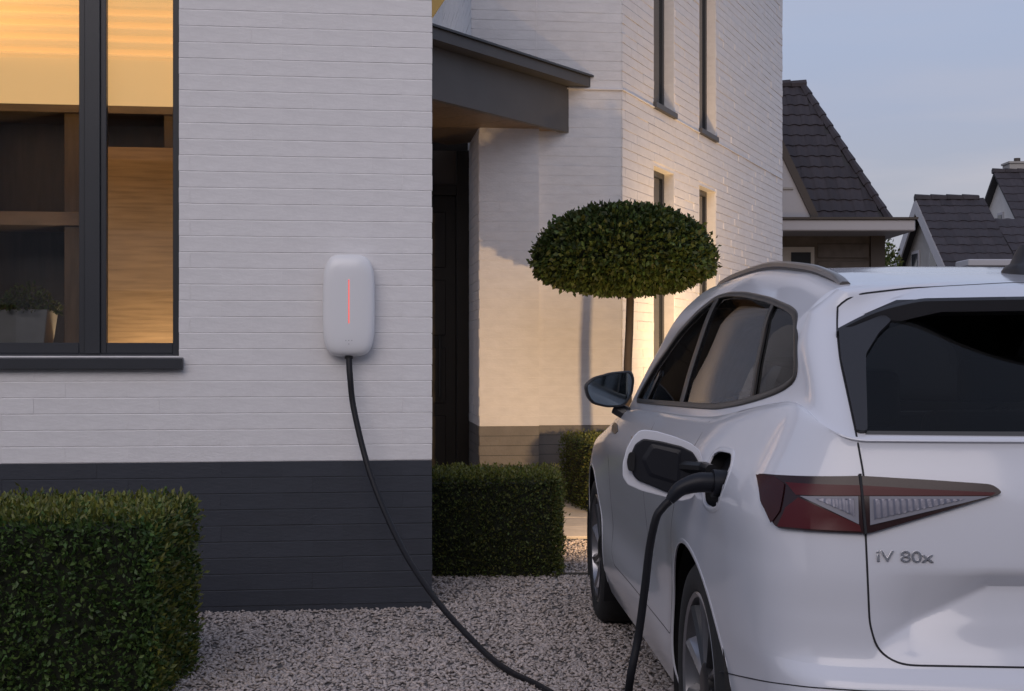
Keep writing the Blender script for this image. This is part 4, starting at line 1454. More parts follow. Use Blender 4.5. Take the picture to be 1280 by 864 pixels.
# spoiler lip along the roof's rear edge
lip = [cam_hit(1048, 412), cam_hit(1064, 403), cam_hit(1084, 393), cam_hit(1104, 383.5)]
lip += [Vector(CTRL[11][c]) for c in range(C_REAR0 + 12, NU, 2)] + [Vector(CTRL[11][NU - 1])]
for sg in (1, -1):
    loops = []
    sl_ = spline(lip, 3)
    for _ in range(10): sl_ = [sl_[0]] + [(sl_[i - 1] + sl_[i] * 2 + sl_[i + 1]) / 4 for i in range(1, len(sl_) - 1)] + [sl_[-1]]
    for i, p in enumerate(sl_):
        f = min(1, i / 24)
        out = Vector((-1, 0.55 * (1 - f), 0)).normalized()
        hgt = 0.055 - 0.022 * f
        q = [p + out * -0.05 + Vector((0, 0, 0.003)), p + out * 0.014 + Vector((0, 0, 0.002)), p + out * 0.024 + Vector((0, 0, -0.006)), p + out * 0.018 + Vector((0, 0, -hgt)), p + out * -0.05 + Vector((0, 0, -hgt - 0.008))]
        loops.append([CF(v.x, sg * v.y, v.z) for v in q])
    MB().loops(loops).build('spoiler', M['satin_black'], tailgate, smooth=True, angle=40)

# ---- shut lines
strip('shut_line', 'cam', [(1047, 384), (1046, 411), (1050, 450), (1070, 541), (1080, 596), (1082, 667), (1083.5, 700), (1087, 780), (1095, 808), (1103, 818), (1115, 826), (1127, 830.5), (1140, 832), (1280, 834.5), (1420, 835)], 0.0046, 0.0014, M['gap'], tailgate, step=5)
strip('roof_seam', 'cam', [(1047, 384), (1051, 378), (1057, 373.5), (1065, 370), (1074, 367.5), (1140, 360), (1261, 353.5), (1300, 353), (1470, 352)], 0.0050, 0.0010, M['gap'], roof, step=5)
strip('shut_line', 'side', [(1.93, 1.085), (1.95, .95), (1.95, .70), (1.93, .42)], 0.0036, 0.0004, M['gap'], front_door)
strip('shut_line', 'side', [(1.00, 1.11), (1.03, .95), (1.26, .76), (1.37, .55), (1.385, .41), (1.93, .40), (2.9, .40), (3.0, .45), (3.02, .70), (2.98, 1.05)], 0.0036, 0.0004, M['gap'], rear_door)
strip('bumper_seam', 'cam', [(900, 839.5), (915, 843), (935, 847.5), (960, 852.5), (1010, 859), (1082, 864), (1280, 866)], 0.003, 0.0018, M['gap'], rear_bumper, step=5)
# ---- tail lamps
for sg in (1, -1):
    lampP = rounded(LAMP, 0.012, 3)
    lo = patch('tail_lamp', 'rear', lampP, 0.010, M['lamp_smoke'], car, 0.02, skirt=0.02, sides=(sg,))[0]
    up_ = px_to('rear', [(985, 605), (1074, 608), (1160, 613), (1243, 617), (1238, 620.5), (1074, 620.5), (997, 620)])
    patch('red_band', 'rear', up_, 0.0125, M['lamp_bright_red'], lo, 0.03, sides=(sg,))
    low = px_to('rear', [(985, 635), (1000, 623), (1074, 657), (1076, 665), (975, 658)])
    patch('red_reflector', 'rear', low, 0.0125, M['lamp_bright_red'], lo, 0.03, sides=(sg,))
    tip = px_to('rear', [(950, 596), (972, 598), (984, 607), (978, 640), (968, 654), (956, 628)])
    patch('corner_lens', 'rear', tip, 0.0135, M['lamp_red'], lo, 0.02, sides=(sg,))
    for tri, inner in (([(1002, 621.5), (1072, 621.5), (1073, 656)], [(1020, 624.5), (1067, 624.5), (1068, 646)]),
                       ([(1086, 621.5), (1236, 621.5), (1087, 657)], [(1091, 625), (1205, 625), (1092, 650)])):
        patch('lamp_frame', 'rear', px_to('rear', tri), 0.0130, M['lamp_frame'], lo, 0.03, sides=(sg,))
        patch('clear_lens', 'rear', px_to('rear', inner), 0.0148, M['lamp_clear'], lo, 0.0035, sides=(sg,), height=lambda a, z: 0.0011 * math.sin(a * 2 * math.pi / 0.014))
    g0 = px_to('rear', [(1074.5, 594), (1078, 630), (1081.5, 668)])
    strip('lamp_gap', 'rear', g0, 0.008, 0.017, M['gap'], lo, sides=(sg,), step=0.02)

# ---- badge
def badge():
    cu = bpy.data.curves.new('badge', 'FONT')
    cu.body = 'iV 80x'
    cu.size = 0.046; cu.extrude = 0.0018; cu.bevel_depth = 0.0006
    t = bpy.data.objects.new('badge', cu); COL.objects.link(t)
    bpy.context.view_layer.update()
    me = bpy.data.meshes.new_from_object(t.evaluated_get(bpy.context.evaluated_depsgraph_get()))
    bpy.data.objects.remove(t)
    v = np.array([tuple(p.co) for p in me.vertices])
    (la, za), (lb, zb) = px_to('rear', [(1096, 702), (1167, 702)])
    w, hgt = v[:, 0].max() - v[:, 0].min(), v[:, 1].max() - v[:, 1].min()
    kx = abs(la - lb) / w; kz = 0.0255 / hgt
    x = la - (v[:, 0] - v[:, 0].min()) * kx
    z = za + (v[:, 1] - v[:, 1].min()) * kz
    for i, p in enumerate(me.vertices):
        h, n = hit('rear', x[i], z[i])
        q = h + n * (0.002 + v[i, 2])
        p.co = CF(q.x, q.y, q.z)
    bm = bmesh.new(); bm.from_mesh(me); bmesh.ops.recalc_face_normals(bm, faces=bm.faces[:]); bm.to_mesh(me); bm.free()
    me.name = 'badge'
    link_mesh('badge', me, M['chrome'], tailgate)


badge()

# ---- wheels, arches
def lathe(profile, c, sg, seg=48, a0=0.0, a1=2 * math.pi):
    """profile of (radius, outward) about the axle through car point c"""
    closed = abs(a1 - a0 - 2 * math.pi) < 1e-6
    loops = []
    N = seg if closed else seg + 1
    for (r, y) in profile:
        loops.append([CF(c[0] + r * math.cos(a0 + (a1 - a0) * k / seg), sg * (c[1] + y), c[2] + r * math.sin(a0 + (a1 - a0) * k / seg)) for k in range(N)])
    return loops, closed


def wheel(s, sg):
    w = empty_part('wheel', car)
    c = (s, 0.905, 0.36)
    prof = [(0.258, -0.03), (0.262, -0.004), (0.272, 0.004), (0.30, 0.008), (0.328, 0.004), (0.348, -0.012), (0.358, -0.036), (0.36, -0.07), (0.36, -0.17), (0.352, -0.215), (0.32, -0.238), (0.26, -0.225)]
    lo, cl = lathe(prof, c, sg)
    MB().loops(lo, False, False).build('tyre', M['rubber'], w, smooth=True)
    lo, cl = lathe([(0.262, -0.002), (0.256, 0.002), (0.246, -0.004), (0.240, -0.025), (0.232, -0.09), (0.232, -0.20)], c, sg)
    MB().loops(lo, False, False).build('rim', M['alloy'], w, smooth=True)
    lo, cl = lathe([(0.234, -0.07), (0.06, -0.06), (0.001, -0.06)], c, sg)
    MB().loops(lo, False, True).build('brake_disc', M['alloy_dark'], w)
    lo, cl = lathe([(0.066, -0.05), (0.062, -0.018), (0.045, -0.012), (0.030, -0.010), (0.001, -0.010)], c, sg, 24)
    MB().loops(lo, False, True).build('hub_cap', M['alloy_dark'], w, smooth=True)
    for k in range(10):
        a = 2 * math.pi * k / 10 + 0.12
        mb = MB(); loops = []
        for r, hw_, y, tw in ((0.050, 0.014, -0.020, 0.0), (0.12, 0.017, -0.018, 0.06), (0.19, 0.024, -0.013, 0.13), (0.245, 0.030, -0.006, 0.17)):
            aa = a + tw
            ct, st = math.cos(aa), math.sin(aa)
            def pt(off, yy): return CF(c[0] + r * ct - off * st, sg * (c[1] + yy), c[2] + r * st + off * ct)
            loops.append([pt(-hw_, y - 0.02), pt(-hw_ * .9, y - 0.004), pt(0, y + 0.003), pt(hw_ * .5, y - 0.006), pt(hw_, y - 0.030), pt(0, y - 0.035)])
        mb.loops(loops).build('spoke', M['alloy_dark'] if k % 2 else M['alloy'], w, smooth=True, angle=25)
    # wheel well
    lo, cl = lathe([(0.415, 0.005), (0.415, -0.34), (0.02, -0.34)], (s, 0.905, 0.36), sg, 36, R(-28), R(208))
    MB().loops(lo, False, False, closed=False).build('wheel_liner', M['plastic'], car)


for sg in (1, -1):
    for (s0, z0, r0) in ARCH: wheel(s0, sg)
for (s0, z0, r0) in ARCH:
    arc = [(s0 + 0.409 * math.cos(t), z0 + 0.409 * math.sin(t)) for t in np.linspace(R(-14), R(194), 44)]
    strip('arch_lip', 'side', arc, 0.013, 0.0015, M['paint'], body)
    arc2 = [(s0 + 0.399 * math.cos(t), z0 + 0.399 * math.sin(t)) for t in np.linspace(R(-14), R(194), 44)]

# ---- door handles, small marker on the front wing
for sg in (1, -1):
    for (hs, door) in ((2.16, front_doors[sg]), (1.22, rear_doors[sg])):
        p, n = hit('side', hs, 0.985)
        m_ = MB()
        m_.loops([[CF(hs + dx, sg * (p.y + o_), 0.985 + dz + (0.004 if dx < 0 else 0)) for dz, o_ in ((-.014, .0), (-.010, .012 * k_), (.008, .013 * k_), (.012, .0))] for dx, k_ in ((-.11, .1), (-.09, 1), (.09, 1), (.11, .1))])
        m_.build('door_handle', M['paint'], door, smooth=True, angle=50)
mk = px_to('side', [(766, 531), (769, 528), (772, 531), (773, 539), (769, 543), (765, 540)])
if len(mk) > 4: patch('side_marker', 'side', rounded(mk, 0.02, 2), 0.003, M['black_trim'], body, 0.05, skirt=0.004, sides=(1,))

# ---- underside and cabin
MB().box(CF, 0.35, 4.35, -0.62, 0.62, 0.19, 0.34).build('underbody', M['plastic'], car)
MB().box(CF, 1.40, 3.28, -0.86, 0.86, 0.215, 0.33).build('sill_floor', M['plastic'], car)
MB().box(CF, 0.35, 3.4, -0.60, 0.60, 0.345, 0.50).build('cabin_floor', M['seat'], car)
for sg in (1, -1):
    MB().box(CF, 1.42, 3.1, sg * 0.79, sg * 0.83, 0.34, 1.05).build('door_card', M['seat'], car)
MB().prism([CF(2.85, -0.75, 0.6), CF(3.35, -0.75, 0.6), CF(3.35, -0.75, 1.03), CF(2.95, -0.75, 1.06)], [CF(2.85, 0.75, 0.6), CF(3.35, 0.75, 0.6), CF(3.35, 0.75, 1.03), CF(2.95, 0.75, 1.06)]).build('dashboard', M['seat'], car, bevel=0.02, seg=2)
MB().box(CF, 0.30, 1.0, -0.6, 0.6, 0.50, 0.98).build('load_cover', M['seat'], car)


def seat_(s, l, w, zt):
    st = empty_part('seat', car)
    MB().prism([CF(s - 0.05, l - w, .50), CF(s + 0.48, l - w, .50), CF(s + 0.50, l - w, .68), CF(s, l - w, .62)], [CF(s - 0.05, l + w, .50), CF(s + 0.48, l + w, .50), CF(s + 0.50, l + w, .68), CF(s, l + w, .62)]).build('cushion', M['seat'], st, bevel=0.04, seg=3)
    MB().prism([CF(s - 0.10, l - w, .60), CF(s + 0.06, l - w, .60), CF(s - 0.08, l - w, zt), CF(s - 0.20, l - w, zt)], [CF(s - 0.10, l + w, .60), CF(s + 0.06, l + w, .60), CF(s - 0.08, l + w, zt), CF(s - 0.20, l + w, zt)]).build('backrest', M['seat'], st, bevel=0.04, seg=3)
    for hl in ([0] if w < 0.4 else [-0.42, 0.42]):
        MB().prism([CF(s - 0.20, l + hl - .13, zt + .03), CF(s - 0.10, l + hl - .13, zt + .03), CF(s - 0.12, l + hl - .13, zt + .20), CF(s - 0.20, l + hl - .13, zt + .20)],
                   [CF(s - 0.20, l + hl + .13, zt + .03), CF(s - 0.10, l + hl + .13, zt + .03), CF(s - 0.12, l + hl + .13, zt + .20), CF(s - 0.20, l + hl + .13, zt + .20)]).build('headrest', M['seat'], st, bevel=0.035, seg=3)


seat_(2.15, 0.38, 0.25, 1.10); seat_(2.15, -0.38, 0.25, 1.10); seat_(1.20, 0.0, 0.60, 1.06)
sw = [CF(2.72 + 0.05 * math.cos(t), 0.38 + 0.18 * math.cos(t), 0.98 + 0.17 * math.sin(t)) for t in np.linspace(0, 2 * math.pi, 25)]
MB().tube(sw, 0.014, 8).build('steering_wheel', M['plastic'], car, smooth=True)

# ---- roof rails, aerial
for sg in (1, -1):
    pts = [(0.58, .000), (0.64, .010), (0.76, .013), (1.1, .016), (1.5, .017), (1.9, .016), (2.12, .011), (2.30, .000)]
    loops, under_l = [], []
    for (s, up_) in [(v.x, v.y) for v in spline([(a, b, 0) for a, b in pts], 5)]:
        p, n = hit('top', s, 0.585)
        b = p + Vector((0, 0, up_))
        q = [(-.012, -.008), (-.014, .003), (-.007, .008), (.007, .008), (.014, .003), (.012, -.008)]
        loops.append([CF(b.x, sg * (b.y + dy), b.z + dz) for dy, dz in q])
        under_l.append([CF(p.x, sg * (p.y - .009), p.z - .006), CF(p.x, sg * (p.y - .009), b.z - .008), CF(p.x, sg * (p.y + .011), b.z - .008), CF(p.x, sg * (p.y + .011), p.z - .006)])
    rl = MB().loops(loops).build('roof_rail', M['rail'], car, smooth=True, angle=40)
    MB().loops(under_l).build('rail_foot', M['satin_black'], rl)
b0, n0 = hit('top', 0.86, 0.02)
loops = []
for z, f, w, sh in ((-.012, 1.0, 1.0, 0), (0.012, 1.0, 0.95, 0), (0.024, 0.86, .70, 0.0), (0.032, 0.62, .38, -0.005), (0.055, 0.45, .22, -0.015), (0.072, 0.30, .14, -0.025), (0.080, 0.16, .06, -0.03)):
    loops.append([CF(b0.x + 0.02 + sh + 0.085 * f * math.cos(t), 0.036 * w * math.sin(t), b0.z + z) for t in np.linspace(0, 2 * math.pi, 20, endpoint=False)])
MB().loops(loops).build('aerial', M['satin_black'], roof, smooth=True, angle=50)

# ---- door mirrors
for sg in (1, -1):
    mr = empty_part('door_mirror', car)
    ms = 2.93
    o_ = to_car(at(0, 0, 1))
    dM = CF(ms, 0.9, 1.1).y
    outl = []
    for px_, py_ in rounded([(730, 482), (741, 472), (765, 465.5), (790, 463.5), (793.5, 474), (791, 493), (781, 508), (760, 509.5), (741, 505), (734, 497)], 5, 3):
        c_ = to_car(at(px_, py_, dM)); outl.append((c_.y, c_.z))
    cy = sum(a for a, b in outl) / len(outl); cz_ = sum(b for a, b in outl) / len(outl)
    def lp(f, s, dz=0): return [CF(s, sg * (cy + (a - cy) * f), cz_ + (b - cz_) * f + dz) for a, b in outl]
    MB().loops([lp(0.90, ms + 0.006), lp(0.93, ms - 0.004), lp(1.0, ms), lp(1.02, ms + 0.02), lp(0.99, ms + 0.06), lp(0.90, ms + 0.10), lp(0.70, ms + 0.13), lp(0.35, ms + 0.145)]).build('mirror_housing', M['satin_black'], mr, smooth=True, angle=50)
    MB().loops([lp(0.895, ms + 0.005), lp(0.895, ms + 0.001)]).build('mirror_glass', M['mirror'], mr)
    a_ = CF(ms + 0.06, sg * 0.90, 1.075); b_ = CF(ms + 0.04, sg * 0.845, 1.045); c_ = CF(ms + 0.02, sg * 0.80, 1.03)
    MB().tube([a_, b_, c_], [0.028, 0.032, 0.036], 10).build('mirror_stalk', M['satin_black'], mr, smooth=True)

# ---- charging port, open flap
pp = patch('charging_port', 'side', port, -0.040, M['plastic'], car, 0.03, skirt=-0.042, sides=(1,))[0]
strip('port_rim', 'side', port, 0.014, 0.0022, M['paint'], pp, closed=True, sides=(1,))
flap = empty_part('charging_flap', car)
fs = ps + 0.21
fo = [(808, 538), (822, 539.5), (847, 547), (865, 554.5), (875, 563), (879, 576), (877, 604), (873, 615), (865, 624), (852, 627.5), (834, 623), (804, 615.5), (787, 608), (781, 598), (781, 582), (786, 562), (794, 547), (801, 539.5)]
fi = [(806, 549), (827, 552), (852, 558), (866, 565), (873, 577), (872, 598), (862, 616), (846, 618.5), (832, 615.5), (817, 609), (799, 602), (793.5, 596), (791, 586), (791, 568), (796, 556)]
dF = CF(fs, 1.0, 1.0).y
def fl(pts, s0, lean=0.25):
    out = []
    for p in rounded(pts, 3, 2):
        c = to_car(at(p[0], p[1], dF))
        out.append((s0 + (c.y - 0.93) * lean, c.y, c.z))
    return [CF(*q) for q in out]
MB().loops([fl(fo, fs), fl(fo, fs + 0.008)]).build('flap_skin', M['paint'], flap, bevel=0.002)
MB().loops([fl(fi, fs - 0.0005), fl(fi, fs - 0.012)]).build('flap_liner', M['plug_black'], flap, bevel=0.004, seg=2)
MB().loops([fl([(795, 566), (788, 566), (785, 578), (787, 590), (794, 590)], fs - 0.0125), fl([(795, 566), (788, 566), (785, 578), (787, 590), (794, 590)], fs - 0.022)]).build('flap_latch', M['plastic'], flap)
MB().loops([fl([(852, 563), (815, 555), (803, 575), (812, 596), (850, 607)], fs - 0.0125), fl([(848, 567), (818, 560), (808, 576), (815, 592), (846, 602)], fs - 0.016)]).build('flap_recess', M['plug_black'], flap)
hn = to_car(at(872, 583, dF))
MB().tube([CF(fs + 0.01, hn.y + 0.04, hn.z), CF(fs - 0.04, hn.y - 0.01, hn.z), CF(ps + 0.06, 0.925, pz + 0.02)], 0.016, 8).build('hinge_arm', M['black_trim'], flap, smooth=True)

# ------------------------------------------------------------------ charging cable with its plug
cab = empty('charging_cable', (0.1, 5.0, 0), 'black charging cable hanging from the wall charger and plugged into the car', 'cable')
pl0 = CF(ps, 0.90, pz)
d3 = CF(ps, 1.02, 1).y
pA = [CF(ps, 0.865, pz - 0.012), CF(ps - 0.003, 0.95, pz - 0.006), at(866, 605, d3), at(849, 612, d3), at(837, 626, d3)]
MB().tube(spline(pA, 5), [0.026] * 6 + [0.026, .026, .0255, .025, .0245, .0235, .0225, .0215, .0205, .020, .0192, .018, .0165, .0145, .0125], 16).build('plug', M['plug_black'], cab, smooth=True)
MB().tube([CF(ps, 0.868, pz - 0.012), CF(ps - 0.002, 0.935, pz - 0.008)], 0.036, 20).build('plug_collar', M['plug_black'], cab, smooth=True)
c0 = HF(-0.426, -0.055, 1.300)
path_pts = [c0, at(437.5, 470, 6.86), at(443, 515, 6.84), at(464, 596, 6.74), at(501, 682, 6.5), at(545, 750, 6.18), at(600, 810, 5.80)]
path_pts += [Vector((-0.02, 5.53, 0.022)), Vector((0.10, 5.30, 0.016)), Vector((0.24, 4.95, 0.015)), Vector((0.36, 4.60, 0.015)), Vector((0.40, 4.25, 0.016)),
             Vector((0.37, 4.0, 0.05)), Vector((0.325, 3.80, 0.22))]
path_pts += [at(786, 862, d3 + 0.04), at(798, 795, d3 + 0.03), at(806, 735, d3 + 0.02), at(812, 685, d3 + 0.01), at(820, 648, d3), at(829, 634, d3)]
path_pts += [pA[-1]]
_sp = spline(path_pts, 8)
MB().tube(_sp, [0.0158 - 0.0050 * min(1, i / (len(_sp) * .6)) for i in range(len(_sp))], 12).build('cable', M['cable'], cab, smooth=True, angle=60)


# ------------------------------------------------------------------ neighbouring houses
def tile_mesh(w, l):
    n = 6
    mb = MB()
    loops = []
    for (t, dz) in ((0, 0.022), (l, 0.0)):
        lo = []
        for k in range(n + 1):
            x = -w / 2 + w * k / n
            lo.append(Vector((x, t, dz + 0.014 * math.sin(2 * math.pi * k / n))))
        loops.append(lo)
    b = 0
    mb.v = loops[0] + loops[1] + [v + Vector((0, 0, -0.03)) for v in loops[0]]
    for k in range(n):
        mb.f.append([k, k + 1, n + 2 + k, n + 1 + k])
        mb.f.append([2 * n + 2 + k, 2 * n + 3 + k, k + 1, k])
    me = bpy.data.meshes.new('roof_tile')
    me.from_pydata([tuple(v) for v in mb.v], [], mb.f)
    me.materials.append(M['tile'])
    me.polygons.foreach_set('use_smooth', [True] * len(me.polygons))
    me.set_sharp_from_angle(angle=R(40))
    return me


def tiled_plane(roof, e0, ex, up, width_at, nrow, pitch_len, w, seed, x_lo=0.0):
    """tiles on a roof plane: e0 eaves corner, ex along the eaves, up the slope; width_at(row fraction) -> (x0, x1)"""
    nz_ = ex.cross(up).normalized()
    me = tile_mesh(w, pitch_len * 1.12)
    rr = random.Random(seed)
    base = Matrix((( ex.x, up.x, nz_.x, 0), (ex.y, up.y, nz_.y, 0), (ex.z, up.z, nz_.z, 0), (0, 0, 0, 1)))
    for r in range(nrow):
        a, b = width_at((r + 0.5) / nrow)
        x = a + w / 2
        while x < b - w * 0.3:
            o = bpy.data.objects.new('tile', me); COL.objects.link(o); attach(o, roof)
            p = e0 + ex * x + up * (r * pitch_len) + nz_ * (0.02 + rr.uniform(-.004, .004))
            o.matrix_basis = Matrix.Translation(p) @ base @ Matrix.Rotation(rr.gauss(0, .012), 4, 'Z')
            x += w


def neighbour_one():
    h = empty('neighbour_house', (5, 26, 0), 'dark house with a tall hipped tile roof and wide white gutter beside the white wing', 'house', None)
    MB().box(WORLD, 0.8, 6.80, 25.0, 31.0, -0.1, 3.5).build('wall', M['house_wall'], h)
    MB().box(WORLD, 6.58, 6.84, 24.9, 24.995, -0.1, 3.5).build('pilaster', M['far_timber'], h)
    eL, eR = Vector((1.0, 24.9, 3.72)), Vector((6.95, 24.9, 3.72))
    rL, rR = Vector((1.0, 27.5, 6.75)), Vector((5.88, 27.5, 6.75))
    bR, bL = Vector((6.95, 31.0, 3.72)), Vector((1.0, 31.0, 3.72))
    mb = MB(); mb.v = [eL, eR, bR, bL, rL, rR]
    mb.f = [[0, 1, 5, 4], [1, 2, 5], [2, 3, 4, 5], [3, 0, 4], [0, 3, 2, 1]]
    rf = mb.build('roof', M['tile_base'], h)
    up = (rL - eL); Ls = up.length; up.normalize()
    ex = Vector((1, 0, 0))
    tiled_plane(rf, Vector((0, 24.9, 3.72)), ex, up, lambda f: (3.6, 6.95 + (5.88 - 6.95) * f), 13, Ls / 13, 0.21, 3)
    for k in range(9):
        MB().tube([Vector((5.95 - k * .32, 27.5, 6.80)), Vector((5.95 - (k + 1) * .32 + .01, 27.5, 6.79))], [0.10, 0.085], 8).build('ridge_tile', M['tile'], rf)
    for k in range(12):
        a, b = eR.lerp(rR, k / 12), eR.lerp(rR, (k + 1.08) / 12)
        MB().tube([a + Vector((0, 0, .03)), b + Vector((0, 0, .03))], [0.085, 0.065], 6).build('hip_tile', M['tile'], rf)
    MB().box(WORLD, 0.8, 7.10, 23.9, 26.5, 3.50, 3.70).build('gutter', M['far_trim'], h, bevel=0.02)
    MB().box(WORLD, 0.8, 7.14, 23.86, 26.5, 3.702, 3.74).build('gutter_edge', M['far_timber'], h)
    # pale gable beside the wing, brown verge
    ap, rb, lb = Vector((4.50, 24.3, 5.55)), Vector((5.36, 24.3, 3.745)), Vector((3.64, 24.3, 3.745))
    off = Vector((0, 1.6, 0))
    MB().prism([ap, lb, rb], [ap + off, lb + off, rb + off]).build('gable', M['far_trim'], h)
    d = (rb - ap).normalized(); nn = Vector((d.z, 0, -d.x)) * -1
    q = [ap - nn * -0.0, rb, rb + nn * .13, ap + nn * .13]
    MB().prism([p + Vector((0, -.05, 0)) for p in q], [p + off for p in q]).build('verge_board', M['far_timber'], h)
    for k, z in enumerate((4.28, 4.86)):
        MB().box(WORLD, 3.7, 5.28 - (z - 3.745) * 0.47, 24.27, 24.298, z, z + 0.035).build('cladding_joint', M['far_grey'], h)
    w = MB().box(WORLD, 4.4, 5.55, 24.93, 24.998, 1.6, 3.3).build('window', M['far_grey'], h)
    for a in (4.46, 5.12):
        MB().box(WORLD, a, a + 0.36, 24.91, 24.929, 1.7, 3.2).build('pane', M['far_glass'], w)
    for k in range(6):
        MB().box(WORLD, 5.62, 6.57, 24.96, 24.997, 1.5 + k * .32, 1.76 + k * .32).build('cladding_board', M['house_wall'], h, bevel=.01)


def gabled(label, x0, x1, d0, d1, ze, zr, wallm, rows, cols_w, windows=(), barge=True):
    """house whose ridge runs along X; the gable at x0 faces the drive"""
    dm = (d0 + d1) / 2
    h = empty('gabled_house', ((x0 + x1) / 2, dm, 0), label, 'house', 'houses across the back gardens')
    g = [Vector((x0, d0 + .25, -0.1)), Vector((x0, d0 + .25, ze)), Vector((x0, dm, zr - .12)), Vector((x0, d1 - .25, ze)), Vector((x0, d1 - .25, -0.1))]
    sh = Vector((x1 - x0, 0, 0))
    wl_ = MB().prism(g, [p + sh for p in g]).build('wall', wallm, h)
    ov = 0.35
    A, B, C = Vector((x0 - ov, d0, ze - .1)), Vector((x0 - ov, dm, zr)), Vector((x0 - ov, d1, ze - .1))
    t = Vector((0, 0, -.14)); sh2 = Vector((x1 - x0 + 2 * ov, 0, 0))
    q = [A, B, C, C + t, B + t, A + t]
    rf = MB().prism([p + Vector((.06, 0, 0)) for p in q], [p + sh2 for p in q]).build('roof', M['tile_base'], h)
    up = B - A; Ls = up.length; up.normalize()
    tiled_plane(rf, A + Vector((.02, 0, 0)), Vector((1, 0, 0)), up, lambda f: (0, sh2.x), rows, Ls / rows, cols_w, 5)
    n = int(sh2.x / .5)
    for k in range(n):
        MB().tube([B + Vector((k * .5, 0, .03)), B + Vector(((k + 1) * .5 + .02, 0, .02))], [.13, .11], 6).build('ridge_tile', M['tile'], rf)
    if barge:
        for (p, r) in ((A, B), (C, B)):
            w = Vector((0, 0, -.46))
            MB().prism([p, r, r + w, p + w], [v + Vector((.05, 0, 0)) for v in (p, r, r + w, p + w)]).build('verge_board', M['far_trim'], h)
    for (da, db, za, zb) in windows:
        f = MB().box(WORLD, x0 - .05, x0 - .002, da, db, za, zb).build('window', M['far_trim'], h)
        MB().box(WORLD, x0 - .07, x0 - .051, da + .1, db - .1, za + .1, zb - .1).build('pane', M['far_glass'], f)
    return h, rf


neighbour_one()
h2, r2 = gabled('low house with a white verged gable and tiled roof behind the car', 13.1, 14.6, 39.9, 46.1, 3.9, 6.27, M['far_grey'], 9, 0.36,
                [(41.6, 42.5, 3.2, 5.1), (43.6, 44.4, 3.6, 4.7), (40.9, 41.4, 3.0, 4.3)])
# lower wing of that house, running on behind the car
mbq = [Vector((14.6, 40.1, -.1)), Vector((14.6, 40.1, 4.0)), Vector((14.6, 42.2, 5.5)), Vector((14.6, 44.3, 4.0)), Vector((14.6, 44.3, -.1))]
MB().prism(mbq, [p + Vector((6, 0, 0)) for p in mbq]).build('side_wing', M['tile_base'], h2)
A_ = Vector((14.97, 39.9, 3.86)); up_v = Vector((0, 2.3, 1.66)); Lu = up_v.length
tiled_plane(r2, A_, Vector((1, 0, 0)), up_v.normalized(), lambda f: (0, 3.4), 6, Lu / 6, 0.36, 9)
MB().box(WORLD, 13.0, 14.7, 38.7, 39.85, 3.86, 4.06).build('porch_roof', M['far_trim'], h2, bevel=.03)
MB().box(WORLD, 13.2, 14.5, 38.9, 39.84, -0.1, 3.858).build('porch', M['far_grey'], h2)
h3, r3 = gabled('white gabled house with a chimney rising behind the lower tiled roof', 19.8, 26.0, 50.6, 59.4, 5.0, 8.75, M['far_white'], 11, 0.5,
                [(54.7, 55.3, 6.0, 7.1)], barge=False)
ch = MB().box(WORLD, 20.15, 20.95, 55.0, 55.8, 8.0, 9.10).build('chimney', M['far_grey'], h3)
MB().box(WORLD, 20.10, 21.0, 54.95, 55.85, 9.102, 9.18).build('chimney_cap', M['far_grey'], ch)
MB().tube([Vector((20.6, 55.4, 9.18)), Vector((20.6, 55.4, 9.36))], 0.13, 10).build('chimney_pot', M['far_timber'], ch)


def shrub(x, y, r, h, label):
    s = empty('garden_shrub', (x, y, 0), label, 'shrub')
    n = 7000
    v = rng.normal(0, 1, (n, 3)); v /= np.linalg.norm(v, axis=1, keepdims=True)
    k = rng.uniform(0.6, 1.05, n)[:, None]
    p = np.array([x, y, h * .55]) + v * k * np.array([r, r, h * .48])
    leaves('foliage', p, v, 0.11, M['leaf_far'], s, 0.8)
    MB().tube([Vector((x, y, 0)), Vector((x, y, h * .6))], [.08, .04], 7).build('stem', M['twig'], s)


shrub(10.0, 37.0, 0.75, 4.4, 'dark bushy shrub between the white gutter and the gabled house')


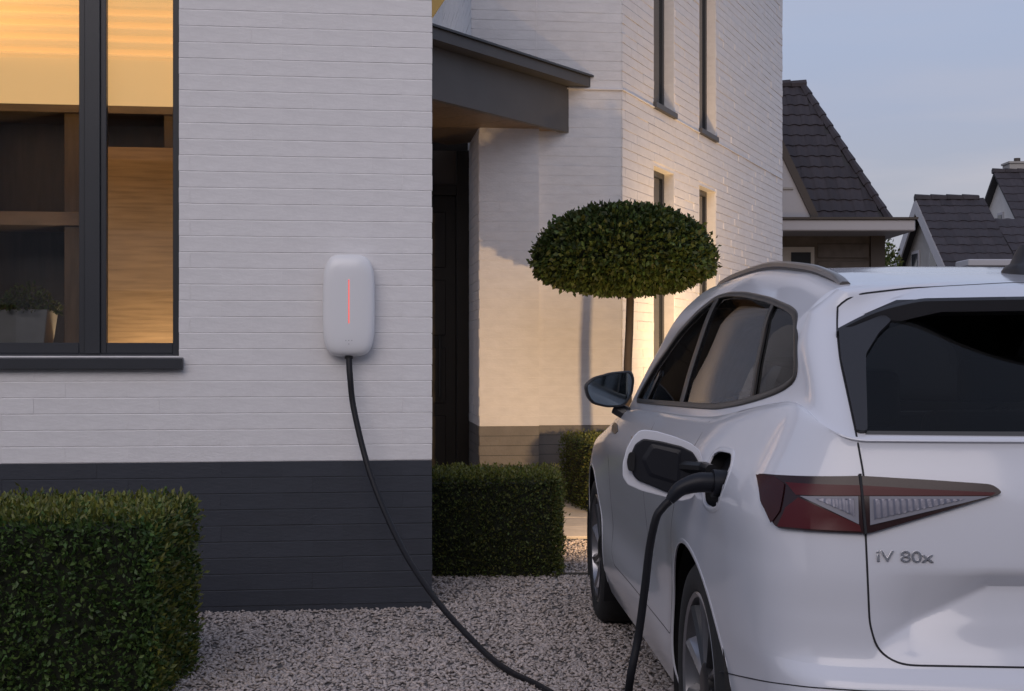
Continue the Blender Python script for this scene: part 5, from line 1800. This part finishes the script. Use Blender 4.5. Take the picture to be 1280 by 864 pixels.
# ------------------------------------------------------------------ unseen trees added behind the viewer to block bright sky from reflections
def added_trees():
    n = 30000
    x = rng.uniform(-28, 26, n)
    top = 10.5 + 1.0 * np.sin(x * 0.55) + 0.7 * np.sin(x * 1.37 + 1) + 0.3 * np.sin(x * 4.1)
    z = rng.random(n) ** 0.85 * top
    y = -24.0 + rng.uniform(-1.2, 1.2, n)
    p = np.stack([x, y, z], 1)
    nor = np.stack([np.zeros(n), np.ones(n), np.full(n, .3)], 1)
    mb = MB()
    xs = np.linspace(-28, 26, 60)
    tp = 9.6 + 1.0 * np.sin(xs * 0.55) + 0.7 * np.sin(xs * 1.37 + 1)
    mb.loops([[Vector((a, -24.6, 0)), Vector((a, -23.6, 0)), Vector((a, -23.4, h * .6)), Vector((a, -23.9, h)), Vector((a, -24.8, h * .8))] for a, h in zip(xs, tp)])
    hd = mb.build('tree_backing', M['leaf_core'])  # backing that stops sky showing through leaf gaps in reflections
    tag(hd, 'solid dark backing closing the gaps in the added trees', 'hedge', kind='stuff')
    o = leaves('added_trees', p, nor, 0.5, M['leaf_far'], None, 0.8, 0.9)
    tag(o, 'dark row of unseen trees added to keep sky out of reflections', 'trees')


added_trees()


def opposite_house():
    h = empty('opposite_house', (-2.5, -17, 0), 'white brick house on the opposite side of the street with a dark tiled roof', 'house')
    fr = Frame((-11.0, -14.0, 0), (1, 0, 0), (0, -1, 0))
    holes = [(1.5, 3.4, 0.9, 2.6), (5.2, 6.3, 0.0, 2.3), (7.8, 10.0, 0.9, 2.6), (12.5, 14.6, 0.9, 2.6), (1.6, 3.2, 3.8, 5.2), (8.0, 9.8, 3.8, 5.2), (12.6, 14.4, 3.8, 5.2)]
    mb = MB(); holed_wall(mb, fr, 0, 17, 0, 0.3, -0.1, 6.0, holes)
    mb.box(fr, 0, 0.3, 0.3, 7.0, -0.1, 6.0); mb.box(fr, 16.7, 17, 0.3, 7.0, -0.1, 6.0); mb.box(fr, 0.3, 16.7, 6.7, 7.0, -0.1, 6.0)
    mb.build('wall', M['far_white'], h)
    for (a, b, c, d) in holes:
        f = MB().box(fr, a, b, 0.06, 0.13, c, d).build('window' if c > 0 else 'door', M['anthracite'], h)
        MB().box(fr, a + .08, b - .08, 0.045, 0.059, c + .08, d - .08).build('pane', M['far_glass'], f)
    MB().prism([fr(-.4, -.5, 6.0), fr(-.4, 7.5, 6.0), fr(-.4, 3.5, 9.4)], [fr(17.4, -.5, 6.0), fr(17.4, 7.5, 6.0), fr(17.4, 3.5, 9.4)]).build('roof', M['tile'], h)


opposite_house()
